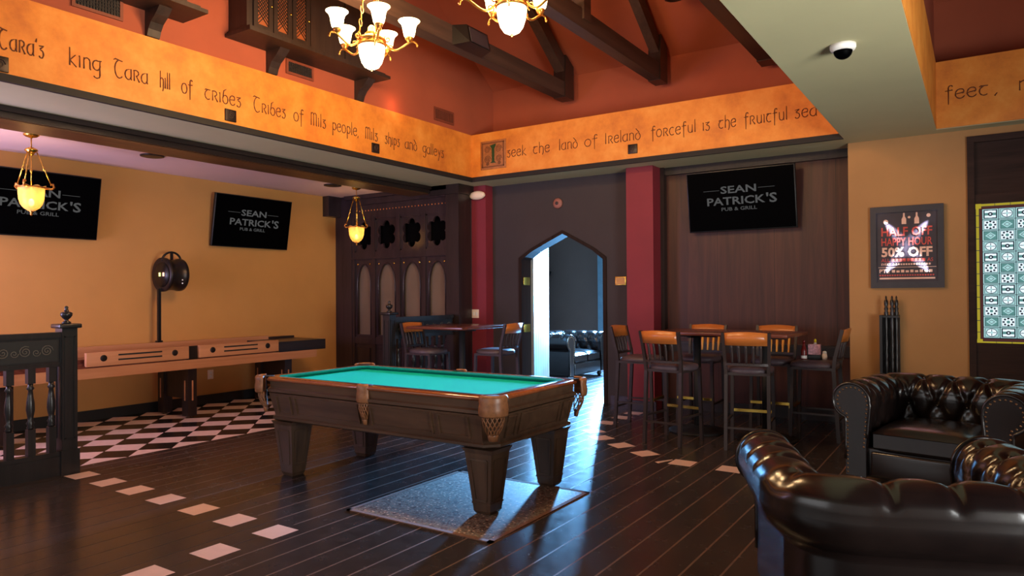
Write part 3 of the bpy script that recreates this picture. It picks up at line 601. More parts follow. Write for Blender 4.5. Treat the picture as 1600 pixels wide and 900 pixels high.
# ---- chesterfield seats
def chesterfield(name, label, cat, loc, rz, wi, ncush, group):
    t = thing(name, label, cat, loc, rz, group); yf, yb = -.5, .22; R = .07; hw = wi/2
    # inner U path with outward normals
    P = []; st = .012
    n1 = int((yb-R-yf)/st)
    for i in range(n1+1): P.append((-hw, yf+(yb-R-yf)*i/n1, -1, 0))
    na = len(P)-2
    for i in range(1, 25): a = pi-i*pi/48; P.append((-hw+R+R*cos(a), yb-R+R*sin(a), cos(a), sin(a)))
    n2 = int((wi-2*R)/st)
    for i in range(1, n2+1): P.append((-hw+R+(wi-2*R)*i/n2, yb, 0, 1))
    for i in range(1, 25): a = pi/2-i*pi/48; P.append((hw-R+R*cos(a), yb-R+R*sin(a), cos(a), sin(a)))
    nb = len(P)
    for i in range(1, n1+1): P.append((hw, yb-R+(yf-yb+R)*i/n1, 1, 0))
    cc, rr = (.128, .622), .124
    prof = [(.03-.03*i/9, .30+.30*i/9) for i in range(10)]
    prof += [(cc[0]+rr*cos(rad(a)), cc[1]+rr*sin(rad(a))) for a in range(185, -75, -6)]
    prof += [(.165, .47), (.165, .40), (.165, .30), (.165, .2), (.165, .1)]
    V = [0.0]
    for i in range(1, len(prof)): V.append(V[-1]+math.dist(prof[i-1], prof[i]))
    def vat(f): return min(range(len(prof)), key=lambda i: f(prof[i]))
    v1 = V[10+int((185-106)/6)]; v2 = V[10]-.085; v3 = v2-.14; vend = V[10+int((185-35)/6)]
    Sl = [0.0]; mid = .06
    for i in range(1, len(P)): Sl.append(Sl[-1]+math.dist((P[i-1][0]+P[i-1][2]*mid, P[i-1][1]+P[i-1][3]*mid), (P[i][0]+P[i][2]*mid, P[i][1]+P[i][3]*mid)))
    tot = Sl[-1]; nbut = round(tot/.205); p = tot/nbut
    def disp(s, v):
        if v > vend+.05: return 0
        h = .014
        best = 9e9; k0 = s/p
        d = 0
        for k in range(int(k0)-1, int(k0)+3):
            b1 = (k+.5)*p; b2 = k*p
            for bs, bv in ((b1, v1), (b2, v2), (b1, v3)):
                r2 = (s-bs)**2+((v-bv)*.95)**2; d = min(d, -.036*math.exp(-r2/.0014)) if r2 < .02 else d
            segs = [((b1, v1), (b2, v2)), ((b1, v1), (b2+p, v2)), ((b2, v2), (b1, v3)), ((b2+p, v2), (b1, v3)), ((b1, v1), (b1, vend))]
            for (ax, ay), (bx, by) in segs:
                dx, dy = bx-ax, by-ay; u = max(0, min(1, ((s-ax)*dx+(v-ay)*dy)/(dx*dx+dy*dy))); q2 = (s-ax-u*dx)**2+(v-ay-u*dy)**2
                if q2 < .003: d = min(d, -.020*math.exp(-q2/.00040)*(1-.55*u if by == vend else 1))
        fade = 1 if v < vend else max(0, 1-(v-vend)/.05)
        return (d+h)*fade
    def edge(i): return min(1, Sl[i]/.05, (tot-Sl[i])/.05)
    nrm = []
    for j in range(len(prof)):
        a = prof[max(0, j-1)]; b = prof[min(len(prof)-1, j+1)]; tx, tz = b[0]-a[0], b[1]-a[1]; L = math.hypot(tx, tz) or 1; nrm.append((-tz/L, tx/L))
    def patch(pname, i0, i1, extra):
        v = []; f = []; m = len(prof); cnt = i1-i0+1
        for i in range(i0, i1+1):
            x, y, nx, ny = P[i]
            for j in range(m):
                o, z = prof[j]; dd = disp(Sl[i], V[j])*edge(i); o += nrm[j][0]*dd; z += nrm[j][1]*dd; v.append((x+nx*o, y+ny*o, z))
        for i in range(cnt-1):
            for j in range(m-1): f.append((i*m+j, i*m+j+1, (i+1)*m+j+1, (i+1)*m+j))
        return MB().add(v, f, 0, True).add(extra.v, extra.f, 0, True).build(pname, 'leather', t, clean=False)
    bt = []
    for nm, i0, i1 in (('arm', 0, na), ('back', na, nb), ('arm', nb, len(P)-1)):
        bb = MB()
        for k in range(nbut+1):
            for bs, bv in (((k+.5)*p, v1), (k*p, v2), ((k+.5)*p, v3)):
                if bs >= tot or not (Sl[i0] <= bs < Sl[i1]+1e-6) or bs < .03 or bs > tot-.03: continue
                i = min(range(len(Sl)), key=lambda q_: abs(Sl[q_]-bs)); j = min(range(len(V)), key=lambda q_: abs(V[q_]-bv))
                x, y, nx, ny = P[i]; o_, z_ = prof[j]; o_ += nrm[j][0]*-.014; z_ += nrm[j][1]*-.014; bb.ball((x+nx*o_, y+ny*o_, z_), .012, 8, 6)
        o = patch(nm, i0, i1, bb)
        if nm == 'arm':
            sg_ = -1 if i0 == 0 else 1; out = [(sg_*(hw+a), b) for a, b in prof]+[(sg_*(hw+.165), .09), (sg_*(hw+.03), .09)]
            mbf = MB().plate(out, [], yf-.022, yf+.004); mbf.tube([(a, yf-.02, b) for a, b in out[2:-3]], .011, 6); af = mbf.build('arm_front', 'leather', o)
            nb_ = MB(); acc = 0; cx = sg_*(hw+.1)
            ins = [(a+(sg_*(hw+.095)-a)*.2, b+((.60 if b > .5 else b)-b)*.2) for a, b in out[:-2]]
            for u_ in range(1, len(ins)):
                seg = math.dist(ins[u_-1], ins[u_])
                while acc <= seg:
                    tt = acc/seg if seg else 0; nb_.ball((ins[u_-1][0]+(ins[u_][0]-ins[u_-1][0])*tt, yf-.023, ins[u_-1][1]+(ins[u_][1]-ins[u_-1][1])*tt), (.0075, .005, .0075), 6, 4); acc += .03
                acc -= seg
            nb_.build('nailhead_trim', 'nail', af)
    mb = MB().bbox((-hw-.155, yf+.01, .085), (hw+.155, yb+.155, .30), .015).bbox((-hw+.0, yf-.02, .10), (hw, yf+.03, .275), .015); mb.build('base', 'leather', t)
    for c in range(ncush):
        x0 = -hw+.005+c*(wi-.01)/ncush; x1 = x0+(wi-.01)/ncush-.006; v = []; f = []; nx_, ny_ = 20, 20; pts = {}
        cu = MB()
        for sgn in (1, -1):
            vv = []; ff = []
            for i in range(nx_+1):
                for j in range(ny_+1):
                    a = i/nx_*2-1; b = j/ny_*2-1; e = (1-abs(a)**6)*(1-abs(b)**6); z = .355+sgn*(.05+.045*e**.5+.018*(1-a*a)*(1-b*b))
                    vv.append(((x0+x1)/2+a*(x1-x0)/2, yf-.02+(b+1)/2*(yb-yf+.0), z))
            for i in range(nx_):
                for j in range(ny_): k_ = i*(ny_+1)+j; ff.append((k_, k_+1, k_+ny_+2, k_+ny_+1))
            cu.add(vv, ff, 0, True)
        cu.box((x0+.012, yf-.012, .305), (x1-.012, yb-.02, .40)); cu.build('seat_cushion', 'leather', t)
    for x in (-hw-.1, hw+.1):
        for y in (yf+.06, yb+.1): MB().lathe([(.022, 0), (.036, .02), (.042, .045), (.032, .075), (.03, .09)], (x, y), 14).build('foot', 'darkwood', t)
    return t
chesterfield('armchair', 'tufted black leather armchair in the near corner, seen from behind', 'armchair', (-.23, 3.13, 0), rad(202), .67, 1, 'tufted leather armchairs')
chesterfield('armchair', 'tufted black leather armchair facing us before the tan wall', 'armchair', (-.228, 6.0, 0), rad(-11), .67, 1, 'tufted leather armchairs')
chesterfield('loveseat', 'tufted black leather loveseat seen through the pointed archway', 'sofa', (-5.93, 10.45, 0), pi/2, .92, 2, None)

# ---- bar stools
def make_stool(label, loc, rz, group, spm='stoolmetal'):
    t = thing('bar_stool', label, 'bar stool', loc, rz, group)
    mb = MB(); n = 14; vv = []; ff = []
    for k, (e, z) in enumerate(((.94, .675), (1, .688), (1.01, .708), (.97, .727), (.75, .741), (.4, .746))):
        for i in range(28):
            a = 2*pi*i/28; c_, s_ = cos(a), sin(a); r = .205/max(abs(c_)**3.2+abs(s_)**3.2, 1e-6)**(1/3.2); vv.append((c_*r*e*(1.0-.05*(s_ > 0)*s_), s_*r*e*1.02-.01, z))
    for k in range(5):
        for i in range(28): ff.append((k*28+i, k*28+(i+1) % 28, (k+1)*28+(i+1) % 28, (k+1)*28+i))
    ff.append(tuple(range(28))[::-1]); ff.append(tuple(5*28+i for i in range(28))); mb.add(vv, ff, 0, True); mb.build('seat', 'vinyl', t)
    mb = MB()
    for a, b in (((-.185, -.19, .665), (.185, -.165, .69)), ((-.185, .165, .665), (.185, .19, .69)), ((-.195, -.19, .665), (-.17, .19, .69)), ((.17, -.19, .665), (.195, .19, .69))): mb.box(a, b)
    mb.build('seat_frame', 'stoolmetal', t)
    for s in (-1, 1):
        MB().bar((s*.188, -.20, 0), (s*.178, -.18, .68), .03, .03).build('leg', 'stoolmetal', t)
        MB().bar((s*.183, .225, 0), (s*.18, .185, .68), .03, .034).bar((s*.18, .185, .66), (s*.186, .2, .80), .028, .032).bar((s*.186, .2, .79), (s*.196, .265, 1.05), .026, .03).build('leg', 'stoolmetal', t)
    v = []; f = []; m = 10
    for i in range(m+1):
        x = -1+2*i/m; bow = .035*(1-x*x); top = 1.045+.012*(1-x*x)
        for z, dy in ((.935, -.012), (top, 0)):
            yb_ = .235+(z-.93)*.25+bow
            v += [(x*.185, yb_-.011, z), (x*.185, yb_+.011, z)]
    for i in range(m):
        a, b = i*4, (i+1)*4; f += [(a, b, b+2, a+2), (a+1, a+3, b+3, b+1), (a, a+1, b+1, b), (a+2, b+2, b+3, a+3)]
    f += [(0, 2, 3, 1), (m*4, m*4+1, m*4+3, m*4+2)]; MB().add(v, f, 0, True).build('crest_rail', 'orange', t)
    mb = MB()
    for i in range(m):
        x0 = -1+2*i/m; x1 = x0+2/m; mb.bar((x0*.182, .2+.03*(1-x0*x0), .765), (x1*.182, .2+.03*(1-x1*x1), .765), .022, .022)
    mb.build('lower_back_rail', 'stoolmetal', t)
    for k in range(5):
        x = -.12+.06*k; b = .03*(1-(x/.18)**2); p = bez((x, .2+b, .765), (x, .215+b, .82), (x*1.02, .215+b, .89), (x*1.03, .24+b, .94), 6)
        MB().tube(p, [.010, .011, .012, .014, .014, .013, .011], 6).build('spindle', spm, t)
    MB().bar((-.185, -.197, .30), (.185, -.197, .30), .026, .034).build('foot_rail', 'brass', t)
    for a, b in (((-.185, -.197, .25), (-.182, .212, .25)), ((.185, -.197, .25), (.182, .212, .25)), ((-.182, .215, .20), (.182, .215, .20))): MB().bar(a, b, .018, .018).build('stretcher', 'stoolmetal', t)
    return t
GR = 'bar stools around the long pub table'; GL_ = 'bar stools at the small pub table'
A_ = make_stool('bar stool with its back to us at the long pub table, nearest the red column', (-2.44, 6.46, 0), rad(172), GR)
dup(A_, (-1.753, 6.56, 0), rad(188), 'bar stool with its back to us at the long pub table, nearest the armchairs', GR)
dup(A_, (-3.03, 7.08, 0), rad(90), 'bar stool sideways before the red column at the end of the long pub table', GR)
dup(A_, (-1.33, 7.33, 0), rad(-90), 'bar stool standing sideways with sauce bottles on its seat', GR)
D_ = make_stool('bar stool facing us with spindles coloured as lit yellow, at the red column end', (-2.5, 7.43, 0), rad(0), GR, 'litspindle')
dup(D_, (-1.775, 7.52, 0), rad(4), 'bar stool facing us with spindles coloured as lit yellow, beside the sauce bottles', GR)
dup(A_, (-5.73, 6.76, 0), rad(90), 'bar stool beside the finial post at the small pub table', GL_)
dup(A_, (-4.93, 7.10, 0), rad(-90), 'bar stool beside the pointed archway at the small pub table', GL_)

# ---- pub tables
def pub_table(label, c, hx, hy, rz, bases):
    t = thing('pub_table', label, 'table', (c[0], c[1], 0), rz)
    MB().bbox((-hx, -hy, .985), (hx, hy, 1.02), .008).build('table_top', 'mahog', t)
    for x in bases:
        p = MB().lathe([(.038, .03), (.038, .97)], (x, 0), 18).box((x-.2, -.02, .955), (x+.2, .02, .985)).box((x-.02, -.2, .955), (x+.02, .2, .985)).build('pedestal', 'softblack', t)
        MB().lathe([(.29, 0), (.29, .012), (.26, .022), (.07, .045), (.04, .06)], (x, 0), 36).build('base_plate', 'softblack', p)
pub_table('long mahogany pub table with six bar stools before the panelling', (-2.08, 7.03), .66, .34, rad(-4), (-.33, .36))
pub_table('small mahogany pub table between the bay screen and the archway', (-5.42, 6.95), .43, .45, 0, (.08,))

# ---- sauce bottles on the seat of the end stool
zs = .742
t = thing('ketchup_bottle', 'dark red sauce bottle with a white label on the stool seat', 'bottle', (-1.445, 7.36, zs))
MB().lathe([(.026, 0), (.028, .01), (.028, .09), (.02, .115), (.011, .15), (.011, .16)], n=16).build('body', 'ketchup', t); MB().lathe([(.013, .155), (.013, .185), (.009, .19)], n=12).build('cap', 'ketchup', t); MB().lathe([(.0288, .012), (.0288, .04)], n=16, cap=False).build('label', 'white', t)
t = thing('condiment_caddy', 'black caddy of packets with a yellow topped bottle on the stool seat', 'caddy', (-1.355, 7.41, zs))
MB().bbox((-.06, -.045, 0), (.06, .045, .05), .006).build('tray', 'black', t)
MB().box((-.055, -.03, .04), (.055, .02, .15)).build('packet_box', plain('pink_packets', S(206, 150, 160), .6, var=.4, scale=60), t)
MB().lathe([(.02, .05), (.022, .14), (.01, .165), (.008, .17)], (0, .03), 12).build('bottle', 'white', t); MB().lathe([(.011, .165), (.011, .19), (.004, .2)], (0, .03), 12).build('yellow_cap', 'seed', t)
t = thing('salt_shaker', 'small pale salt shaker at the end of the caddy', 'shaker', (-1.268, 7.42, zs)); MB().lathe([(.024, 0), (.026, .03), (.02, .065)], n=12).build('body', 'cream', t); MB().lathe([(.021, .063), (.018, .08), (.006, .086)], n=12).build('cap', 'white', t)

# ---- shuffleboard table
sb = thing('shuffleboard_table', 'long pale maple shuffleboard table along the yellow wall', 'shuffleboard table', (-7.9, 4.2, 0)); o = (-7.9, 4.2, 0)
MB().box((-8.2, 1.6, .57), (-7.55, 6.585, .675)).build('cradle', 'maple', sb, o)
MB().box((-8.14, 1.6, .675), (-7.62, 6.72, .72)).box((-7.62, 1.6, .675), (-7.57, 3.6, .70)).box((-8.05, 1.7, .72), (-7.72, 6.6, .755)).build('playing_board', 'mahog', sb, o)
MB().box((-8.24, 1.6, .675), (-8.2, 6.3, .852)).build('back_board', 'maple', sb, o)
for y0, y1 in ((3.6, 4.715), (4.845, 5.955)):
    p = MB().bbox((-7.585, y0, .69), (-7.545, y1, .832), .004).build('side_board', 'maple', sb, o)
    for z in (.745, .795): MB().box((-7.55, y0+.32, z-.008), (-7.541, y1-.32, z+.008)).build('slot', 'softblack', p, o)
    for y in (y0+.17, y1-.17): MB().lathe([(.034, 0), (.034, .006), (.024, .009)], n=18, T=Matrix.Translation((-7.547, y, .77)) @ Matrix.Rotation(pi/2, 4, 'Y')).build('medallion', 'iron', p, o)
MB().box((-8.24, 5.96, .67), (-7.55, 6.74, .805)).box((-8.24, 6.3, .80), (-8.2, 6.74, .835)).build('end_box', 'darkwood_y', sb, o)
MB().box((-7.6, 4.715, .675), (-7.585, 4.845, .83)).build('joint_plate', 'iron', sb, o)
for y in (2.92, 4.79, 6.15):
    mb = MB().box((-7.72, y-.055, 0.02), (-7.60, y+.055, .57)).box((-8.22, y-.055, .02), (-8.1, y+.055, .57)).box((-8.1, y-.03, .22), (-7.72, y+.03, .57)); p = mb.build('leg', 'darkwood', sb, o)
    mb = MB().box((-7.60, y-.008, .2), (-7.594, y+.008, .43)).box((-7.668, y-.061, .2), (-7.652, y-.055, .43)).box((-8.168, y-.061, .2), (-8.152, y-.055, .43)); mb.build('inlay_strip', 'maple', p, o)
    MB().lathe([(.03, 0), (.02, .02)], (-7.66, y), 10).lathe([(.03, 0), (.02, .02)], (-8.16, y), 10).build('levelling_foot', 'nail', p, o)
# scoreboard on its pole
sc = thing('shuffleboard_scorekeeper', 'round dark electronic scorekeeper on a thin black pole behind the shuffleboard table', 'scoreboard', (-8.22, 4.76, .80)); o = (-8.22, 4.76, .80)
MB().box((-8.238, 4.735, .854), (-8.205, 4.77, 1.50)).box((-8.25, 4.72, .8535), (-8.195, 4.785, .875)).build('pole', 'black', sc, o)
Td = Matrix.Translation((-8.2, 4.79, 1.665)) @ Matrix.Rotation(-pi/2, 4, 'X')
MB().lathe([(.15, -.01), (.205, -.02), (.205, .02), (.188, .03), (.184, .10), (.19, .17), (.198, .18), (.198, .22), (.16, .225)], n=36, T=Td).build('housing', 'iron', sc, o)
MB().lathe([(.15, -.018), (.15, -.011)], n=30, T=Td).build('score_face', 'black', sc, o)
for x, m_, in ((-8.235, glow('green_yellow_digit', S(220, 240, 60), 1.6)), (-8.155, glow('orange_digit', S(255, 170, 110), 1.4))): MB().box((x-.014, 4.765, 1.645), (x+.014, 4.772, 1.69)).build('score_digit', m_, sc, o)
MB().tube([(-8.2, 4.9+.12*cos(a_*pi/10), 1.83+.11*sin(a_*pi/10)) for a_ in range(11)], .013, 6).box((-8.21, 4.885, 1.84), (-8.19, 4.915, 1.94)).build('handle', 'black', sc, o)
for y, z in ((4.93, 1.60), (4.93, 1.56)): MB().ball((-8.02, y, z), .009, 8, 6).build('button', 'white', sc, o)

# ---- railings
def baluster(x, y, z0, z1):
    mb = MB(); h = z1-z0; mb.box((x-.026, y-.026, z0), (x+.026, y+.026, z0+.30*h)).box((x-.026, y-.026, z1-.18*h), (x+.026, y+.026, z1))
    pr = [(.02, .30), (.026, .32), (.02, .345), (.03, .37), (.017, .40), (.022, .45), (.030, .52), (.028, .6), (.02, .68), (.016, .74), (.028, .765), (.017, .79), (.02, .82)]
    return mb.lathe([(r, z0+f_*h) for r, f_ in pr], (x, y), 16)
def railing(label, ypost, y0, y1, x, cnt):
    t = thing('railing', label, 'railing', (x, ypost, 0)); o = (x, ypost, 0); w_ = .057
    p = MB().box((x-w_, ypost-w_, .19), (x+w_, ypost+w_, 1.155)).box((x-w_-.012, ypost-w_-.012, 0), (x+w_+.012, ypost+w_+.012, .19)).bbox((x-w_-.025, ypost-w_-.025, 1.155), (x+w_+.025, ypost+w_+.025, 1.19), .01)
    for k in (-1, 1): p.box((x+w_-.002, ypost+k*.035-.006, .28), (x+w_+.006, ypost+k*.035+.006, 1.09)).box((x+k*.035-.006, ypost-w_-.006, .28), (x+k*.035+.006, ypost-w_+.002, 1.09))
    for z in (.28, 1.09): p.box((x+w_-.002, ypost-.041, z-.006), (x+w_+.006, ypost+.041, z+.006))
    p = p.build('post', 'rail', t, o)
    MB().lathe([(.03, 1.19), (.034, 1.20), (.016, 1.212), (.014, 1.222), (.03, 1.235), (.042, 1.255), (.043, 1.275), (.03, 1.283), (.016, 1.287), (.018, 1.296), (.010, 1.305), (.015, 1.315), (.012, 1.326), (.003, 1.332)], (x, ypost), 18).build('finial', 'rail', p, o)
    mb = MB().box((x-.03, y0, .86), (x+.03, y1, 1.09)).box((x-.045, y0, 1.085), (x+.045, y1, 1.125)).box((x-.036, y0, .855), (x+.036, y1, .885)); tr = mb.build('top_rail', 'rail', t, o)
    pn_ = MB().box((x+.028, y0, .90), (x+.034, y1-.02, 1.065)).build('rail_panel', 'railpanel', tr, o)
    mb = MB(); s_ = 1 if y1 > y0 else -1
    y = max(y0, min(y0, y1))+.03; k = 0; L_ = abs(y1-y0)
    while (k+1)*.15 < L_-.03:
        yc = max(y0, y1)-.1-k*.15
        mb.tube([(x+.036, yc+.045*(1-i/24)*cos(i*.62+k), .985+.045*(1-i/24)*sin(i*.62+k)) for i in range(23)], .0035, 5)
        mb.tube([(x+.036, yc-.075+.03*(1-i/18)*cos(-i*.62), .975+.03*(1-i/18)*sin(-i*.62)) for i in range(16)], .003, 5); k += 1
    mb.build('scroll_relief', 'scroll', pn_, o)
    if y0 < 2: MB().box((x-w_, y0-.1, 0), (x+w_, y0, 1.155)).bbox((x-w_-.02, y0-.12, 1.155), (x+w_+.02, y0+.02, 1.19), .01).build('post', 'rail', t, o)
    MB().box((x-.05, y0, .0), (x+.05, y1, .15)).box((x-.04, y0, .15), (x+.04, y1, .185)).build('bottom_rail', 'rail', t, o)
    for i in range(cnt): baluster(x, (y1-.055-i*.146) if ypost > y1-.2 and ypost >= y1 else (y0+.1+i*.146), .185, .86).build('baluster', 'rail', t, o)
railing('black stained balustrade with an urn finial in front of the shuffleboard bay', 2.76, 1.7, 2.703, -6.1, 6)
railing('black stained balustrade with an urn finial behind the small pub table', 6.47, 6.527, 7.70, -6.1, 7)

# ---- gothic bay screen
gs = thing('gothic_screen', 'dark carved gothic screen with pointed panels and six-petal openings', 'screen', (-7.2, 7.85, 0)); o = (-7.2, 7.85, 0)
xs = [-8.09, -7.655, -7.15, -6.66, -6.2]
mb = MB().box((XL, 7.76, 0), (-8.10, 8.0, ZC)).box((-8.42, 7.83, 0), (-6.18, 8.0, .08)).box((-8.1, 7.78, 2.56), (-6.18, 8.0, 2.86)).box((-8.1, 7.74, 2.78), (-6.18, 8.0, ZC)).box((XL, 7.50, 2.62), (-8.32, 7.8, ZC)).box((-8.2, 7.70, 2.87), (-6.18, 7.8, ZC))
for x in xs: mb.box((x-.04, 7.77, .0), (x+.04, 7.9, 2.6))
for z0, z1 in ((1.945, 2.06), (.66, .76), (.03, .12)): mb.box((-8.1, 7.775, z0), (-6.18, 7.9, z1))
mb.box((-6.24, 7.76, 0), (-6.18, 7.95, 2.86)); mb.box((-8.1, 7.755, 1.955), (-6.18, 7.78, 1.98)); fr_ = mb.build('frame', 'screenwood', gs, o)
mb = MB()
for i in range(30): mb.ball((-8.0+i*.0625, 7.777, 2.69), (.011, .006, .011), 8, 5)
mb.build('bead_row', 'orange', fr_, o)
for a, b in zip(xs[:-1], xs[1:]):
    c = (a+b)/2; x0, x1 = a+.04, b-.04; hw = (x1-x0)/2
    fl_ = []
    for i in range(96):
        th = 2*pi*i/96; ph = (th+pi/6) % (pi/3)-pi/6; r_ = .108*cos(ph)+math.sqrt(.0605**2-(.108*sin(ph))**2); fl_.append((c+1.12*r_*cos(th+pi/2), 2.31+r_*1.25*sin(th+pi/2)))
    p = MB().plate([(x0, 2.06), (x1, 2.06), (x1, 2.56), (x0, 2.56)], [fl_], 7.80, 7.83)
    for e in ((x0, 2.06, x0+.02, 2.56), (x1-.02, 2.06, x1, 2.56), (x0, 2.06, x1, 2.08), (x0, 2.54, x1, 2.56)): p.box((e[0], 7.788, e[1]), (e[2], 7.802, e[3]))
    p = p.build('petal_panel', 'screenwood', gs, o); MB().box((x0, 7.9, 2.06), (x1, 7.91, 2.56)).build('shade_backing', M['pit'], p, o)  # black sheet gives the petal openings their dark
    arch = [(c-hw*.80, .80)]+[(c-hw*.80+hw*.80*(1-cos(i*pi/16)), 1.55+.33*sin(i*pi/16)) for i in range(9)]+[(c+hw*.80-hw*.80*(1-cos(i*pi/16)), 1.55+.33*sin(i*pi/16)) for i in range(7, -1, -1)]+[(c+hw*.80, .80)]
    p = MB().plate([(x0, .76), (x1, .76), (x1, 1.945), (x0, 1.945)], [arch], 7.80, 7.84); p.tube([(q_[0], 7.798, q_[1]) for q_ in arch], .009, 6); p = p.build('arch_panel', 'screenwood', gs, o)
    MB().box((x0, 7.85, .76), (x1, 7.86, 1.945)).build('glass', 'glassdark', p, o)
    for s_ in (-1, 1): MB().ball((c+s_*hw*.72, 7.797, 1.875), (.016, .008, .016), 10, 6).build('boss', 'brass', p, o)
    MB().box((x0, 7.80, .12), (x1, 7.84, .66)).box((x0+.05, 7.785, .18), (x1-.05, 7.80, .6)).build('lower_panel', 'screenwood', gs, o)
# ================================================================== WALL AND CEILING FITTINGS
def television(label, c, rz, tilt, wd=1.215, hg=.70):
    t = thing('television', label, 'television', c, rz, 'wall televisions', tilt)
    MB().bbox((-wd/2, 0, -hg/2), (wd/2, .045, hg/2), .006).box((-wd/2+.1, .04, -hg/2+.08), (wd/2-.1, .07, hg/2-.08)).build('housing', 'black', t)
    s = MB().box((-wd/2+.012, -.003, -hg/2+.014), (wd/2-.012, .002, hg/2-.012)).build('screen', 'screen', t)
    mb = MB(); mb.text('SEAN', .082, (-.01, -.004, .085), bold=.018, width=.40).text('PATRICK', .088, (-.045, -.004, -.045), bold=.02, width=.655).text("'S", .105, (.352, -.004, -.05), bold=.02, width=.115).text('PUB & GRILL', .04, (-.01, -.004, -.115), bold=.008, width=.40)
    mb.box((-.41, -.006, .12), (-.225, -.004, .124)).box((.21, -.006, .12), (.39, -.006+.002, .124)); mb.build('logo', 'logo', s)
    MB().box((-.2, .05, -.14), (.2, .085, .14)).box((-.05, .07, -.1), (.05, .118, .03)).build('wall_bracket', 'softblack', t); return t
television('black wall television with grey pub logo behind the near pendant lamp', (-8.31, 3.50, 2.39), pi/2, rad(9.5))
television('black wall television with grey pub logo above the round scorekeeper end of the shuffleboard', (-8.31, 6.15, 2.405), pi/2, rad(9.5))
television('black wall television with grey pub logo on the walnut panelling', (-2.27, 8.14, 2.458), 0, rad(9.5))

# pendant lamps over the bay
def pendant(label, x, y, zb):
    t = thing('pendant_lamp', label, 'pendant lamp', (x, y, ZC), 0, 'brass pendant lamps in the bay'); z0 = 0
    MB().lathe([(.065, 0), (.065, -.012), (.045, -.026), (.012, -.035), (.008, -.04)], n=20).build('canopy', 'brass', t)
    MB().tube([(0, 0, -.03), (0, 0, -.14)], .006, 6).build('rod', 'gilt', t)
    MB().lathe([(.02, -.125), (.05, -.14), (.055, -.155), (.03, -.175), (.02, -.19), (.012, -.2)], n=18).build('hub', 'brass', t)
    zr = zb+.25-ZC
    for k in range(3):
        a = rad(200+120*k); ca, sa = cos(a), sin(a)
        MB().tube([(.045*ca, .045*sa, -.165), (.16*ca, .16*sa, zr+.03)], .006, 6).ball((.10*ca, .10*sa, (zr-.135)/2+.0), (.010, .010, .02), 8, 6).build('stay_rod', 'brass', t)
        MB().tube([(.11*ca, .11*sa, zr-.008), (.165*ca, .165*sa, zr-.012), (.185*ca, .185*sa, zr+.008), (.175*ca, .175*sa, zr+.035), (.155*ca, .155*sa, zr+.03)], .011, 7).build('scroll_bracket', 'gilt', t)
    MB().tube([(0, 0, -.19), (0, 0, zr-.05)], .005, 6).ball((0, 0, (zr-.2)/2), (.012, .012, .02), 8, 6).build('centre_rod', 'brass', t)
    MB().tube([(.114*cos(2*pi*i/30), .114*sin(2*pi*i/30), zr-.012) for i in range(30)], .007, 6, closed=True).build('ring', 'gilt', t)
    n = 40; pr = [(.118, 0), (.110, -.012), (.107, -.06), (.102, -.12), (.088, -.17), (.062, -.205), (.03, -.228), (.012, -.235)]
    v = []; f = []
    for j, (r, z) in enumerate(pr):
        for i in range(n):
            a = 2*pi*i/n; e = (1+.06*max(0, 1-j/1.5)*cos(8*a)); v.append((r*e*cos(a), r*e*sin(a), zr+z+(.008*cos(8*a) if j == 0 else 0)))
    for j in range(len(pr)-1):
        for i in range(n): f.append((j*n+i, j*n+(i+1) % n, (j+1)*n+(i+1) % n, (j+1)*n+i))
    MB().add(v, f, 0, True).build('glass_bowl', 'amber', t)
    MB().lathe([(.004, zr-.275), (.012, zr-.262), (.008, zr-.248), (.018, zr-.235), (.022, zr-.218)], n=12).build('finial', 'gilt', t)
    MB().ball((0, 0, zr-.15), (.024, .024, .034), 12, 8).build('bulb', 'bulb', t)
    lamp('pendant_glow', 'POINT', (0, 0, zr-.08), 3.2, (1, .66, .32), None, t, shadow_soft_size=.05)
pendant('brass pendant lamp with amber bowl hanging in front of the television', -7.39, 3.04, 2.19)
pendant('brass pendant lamp with amber bowl hanging before the gothic screen', -7.37, 7.16, 2.13)

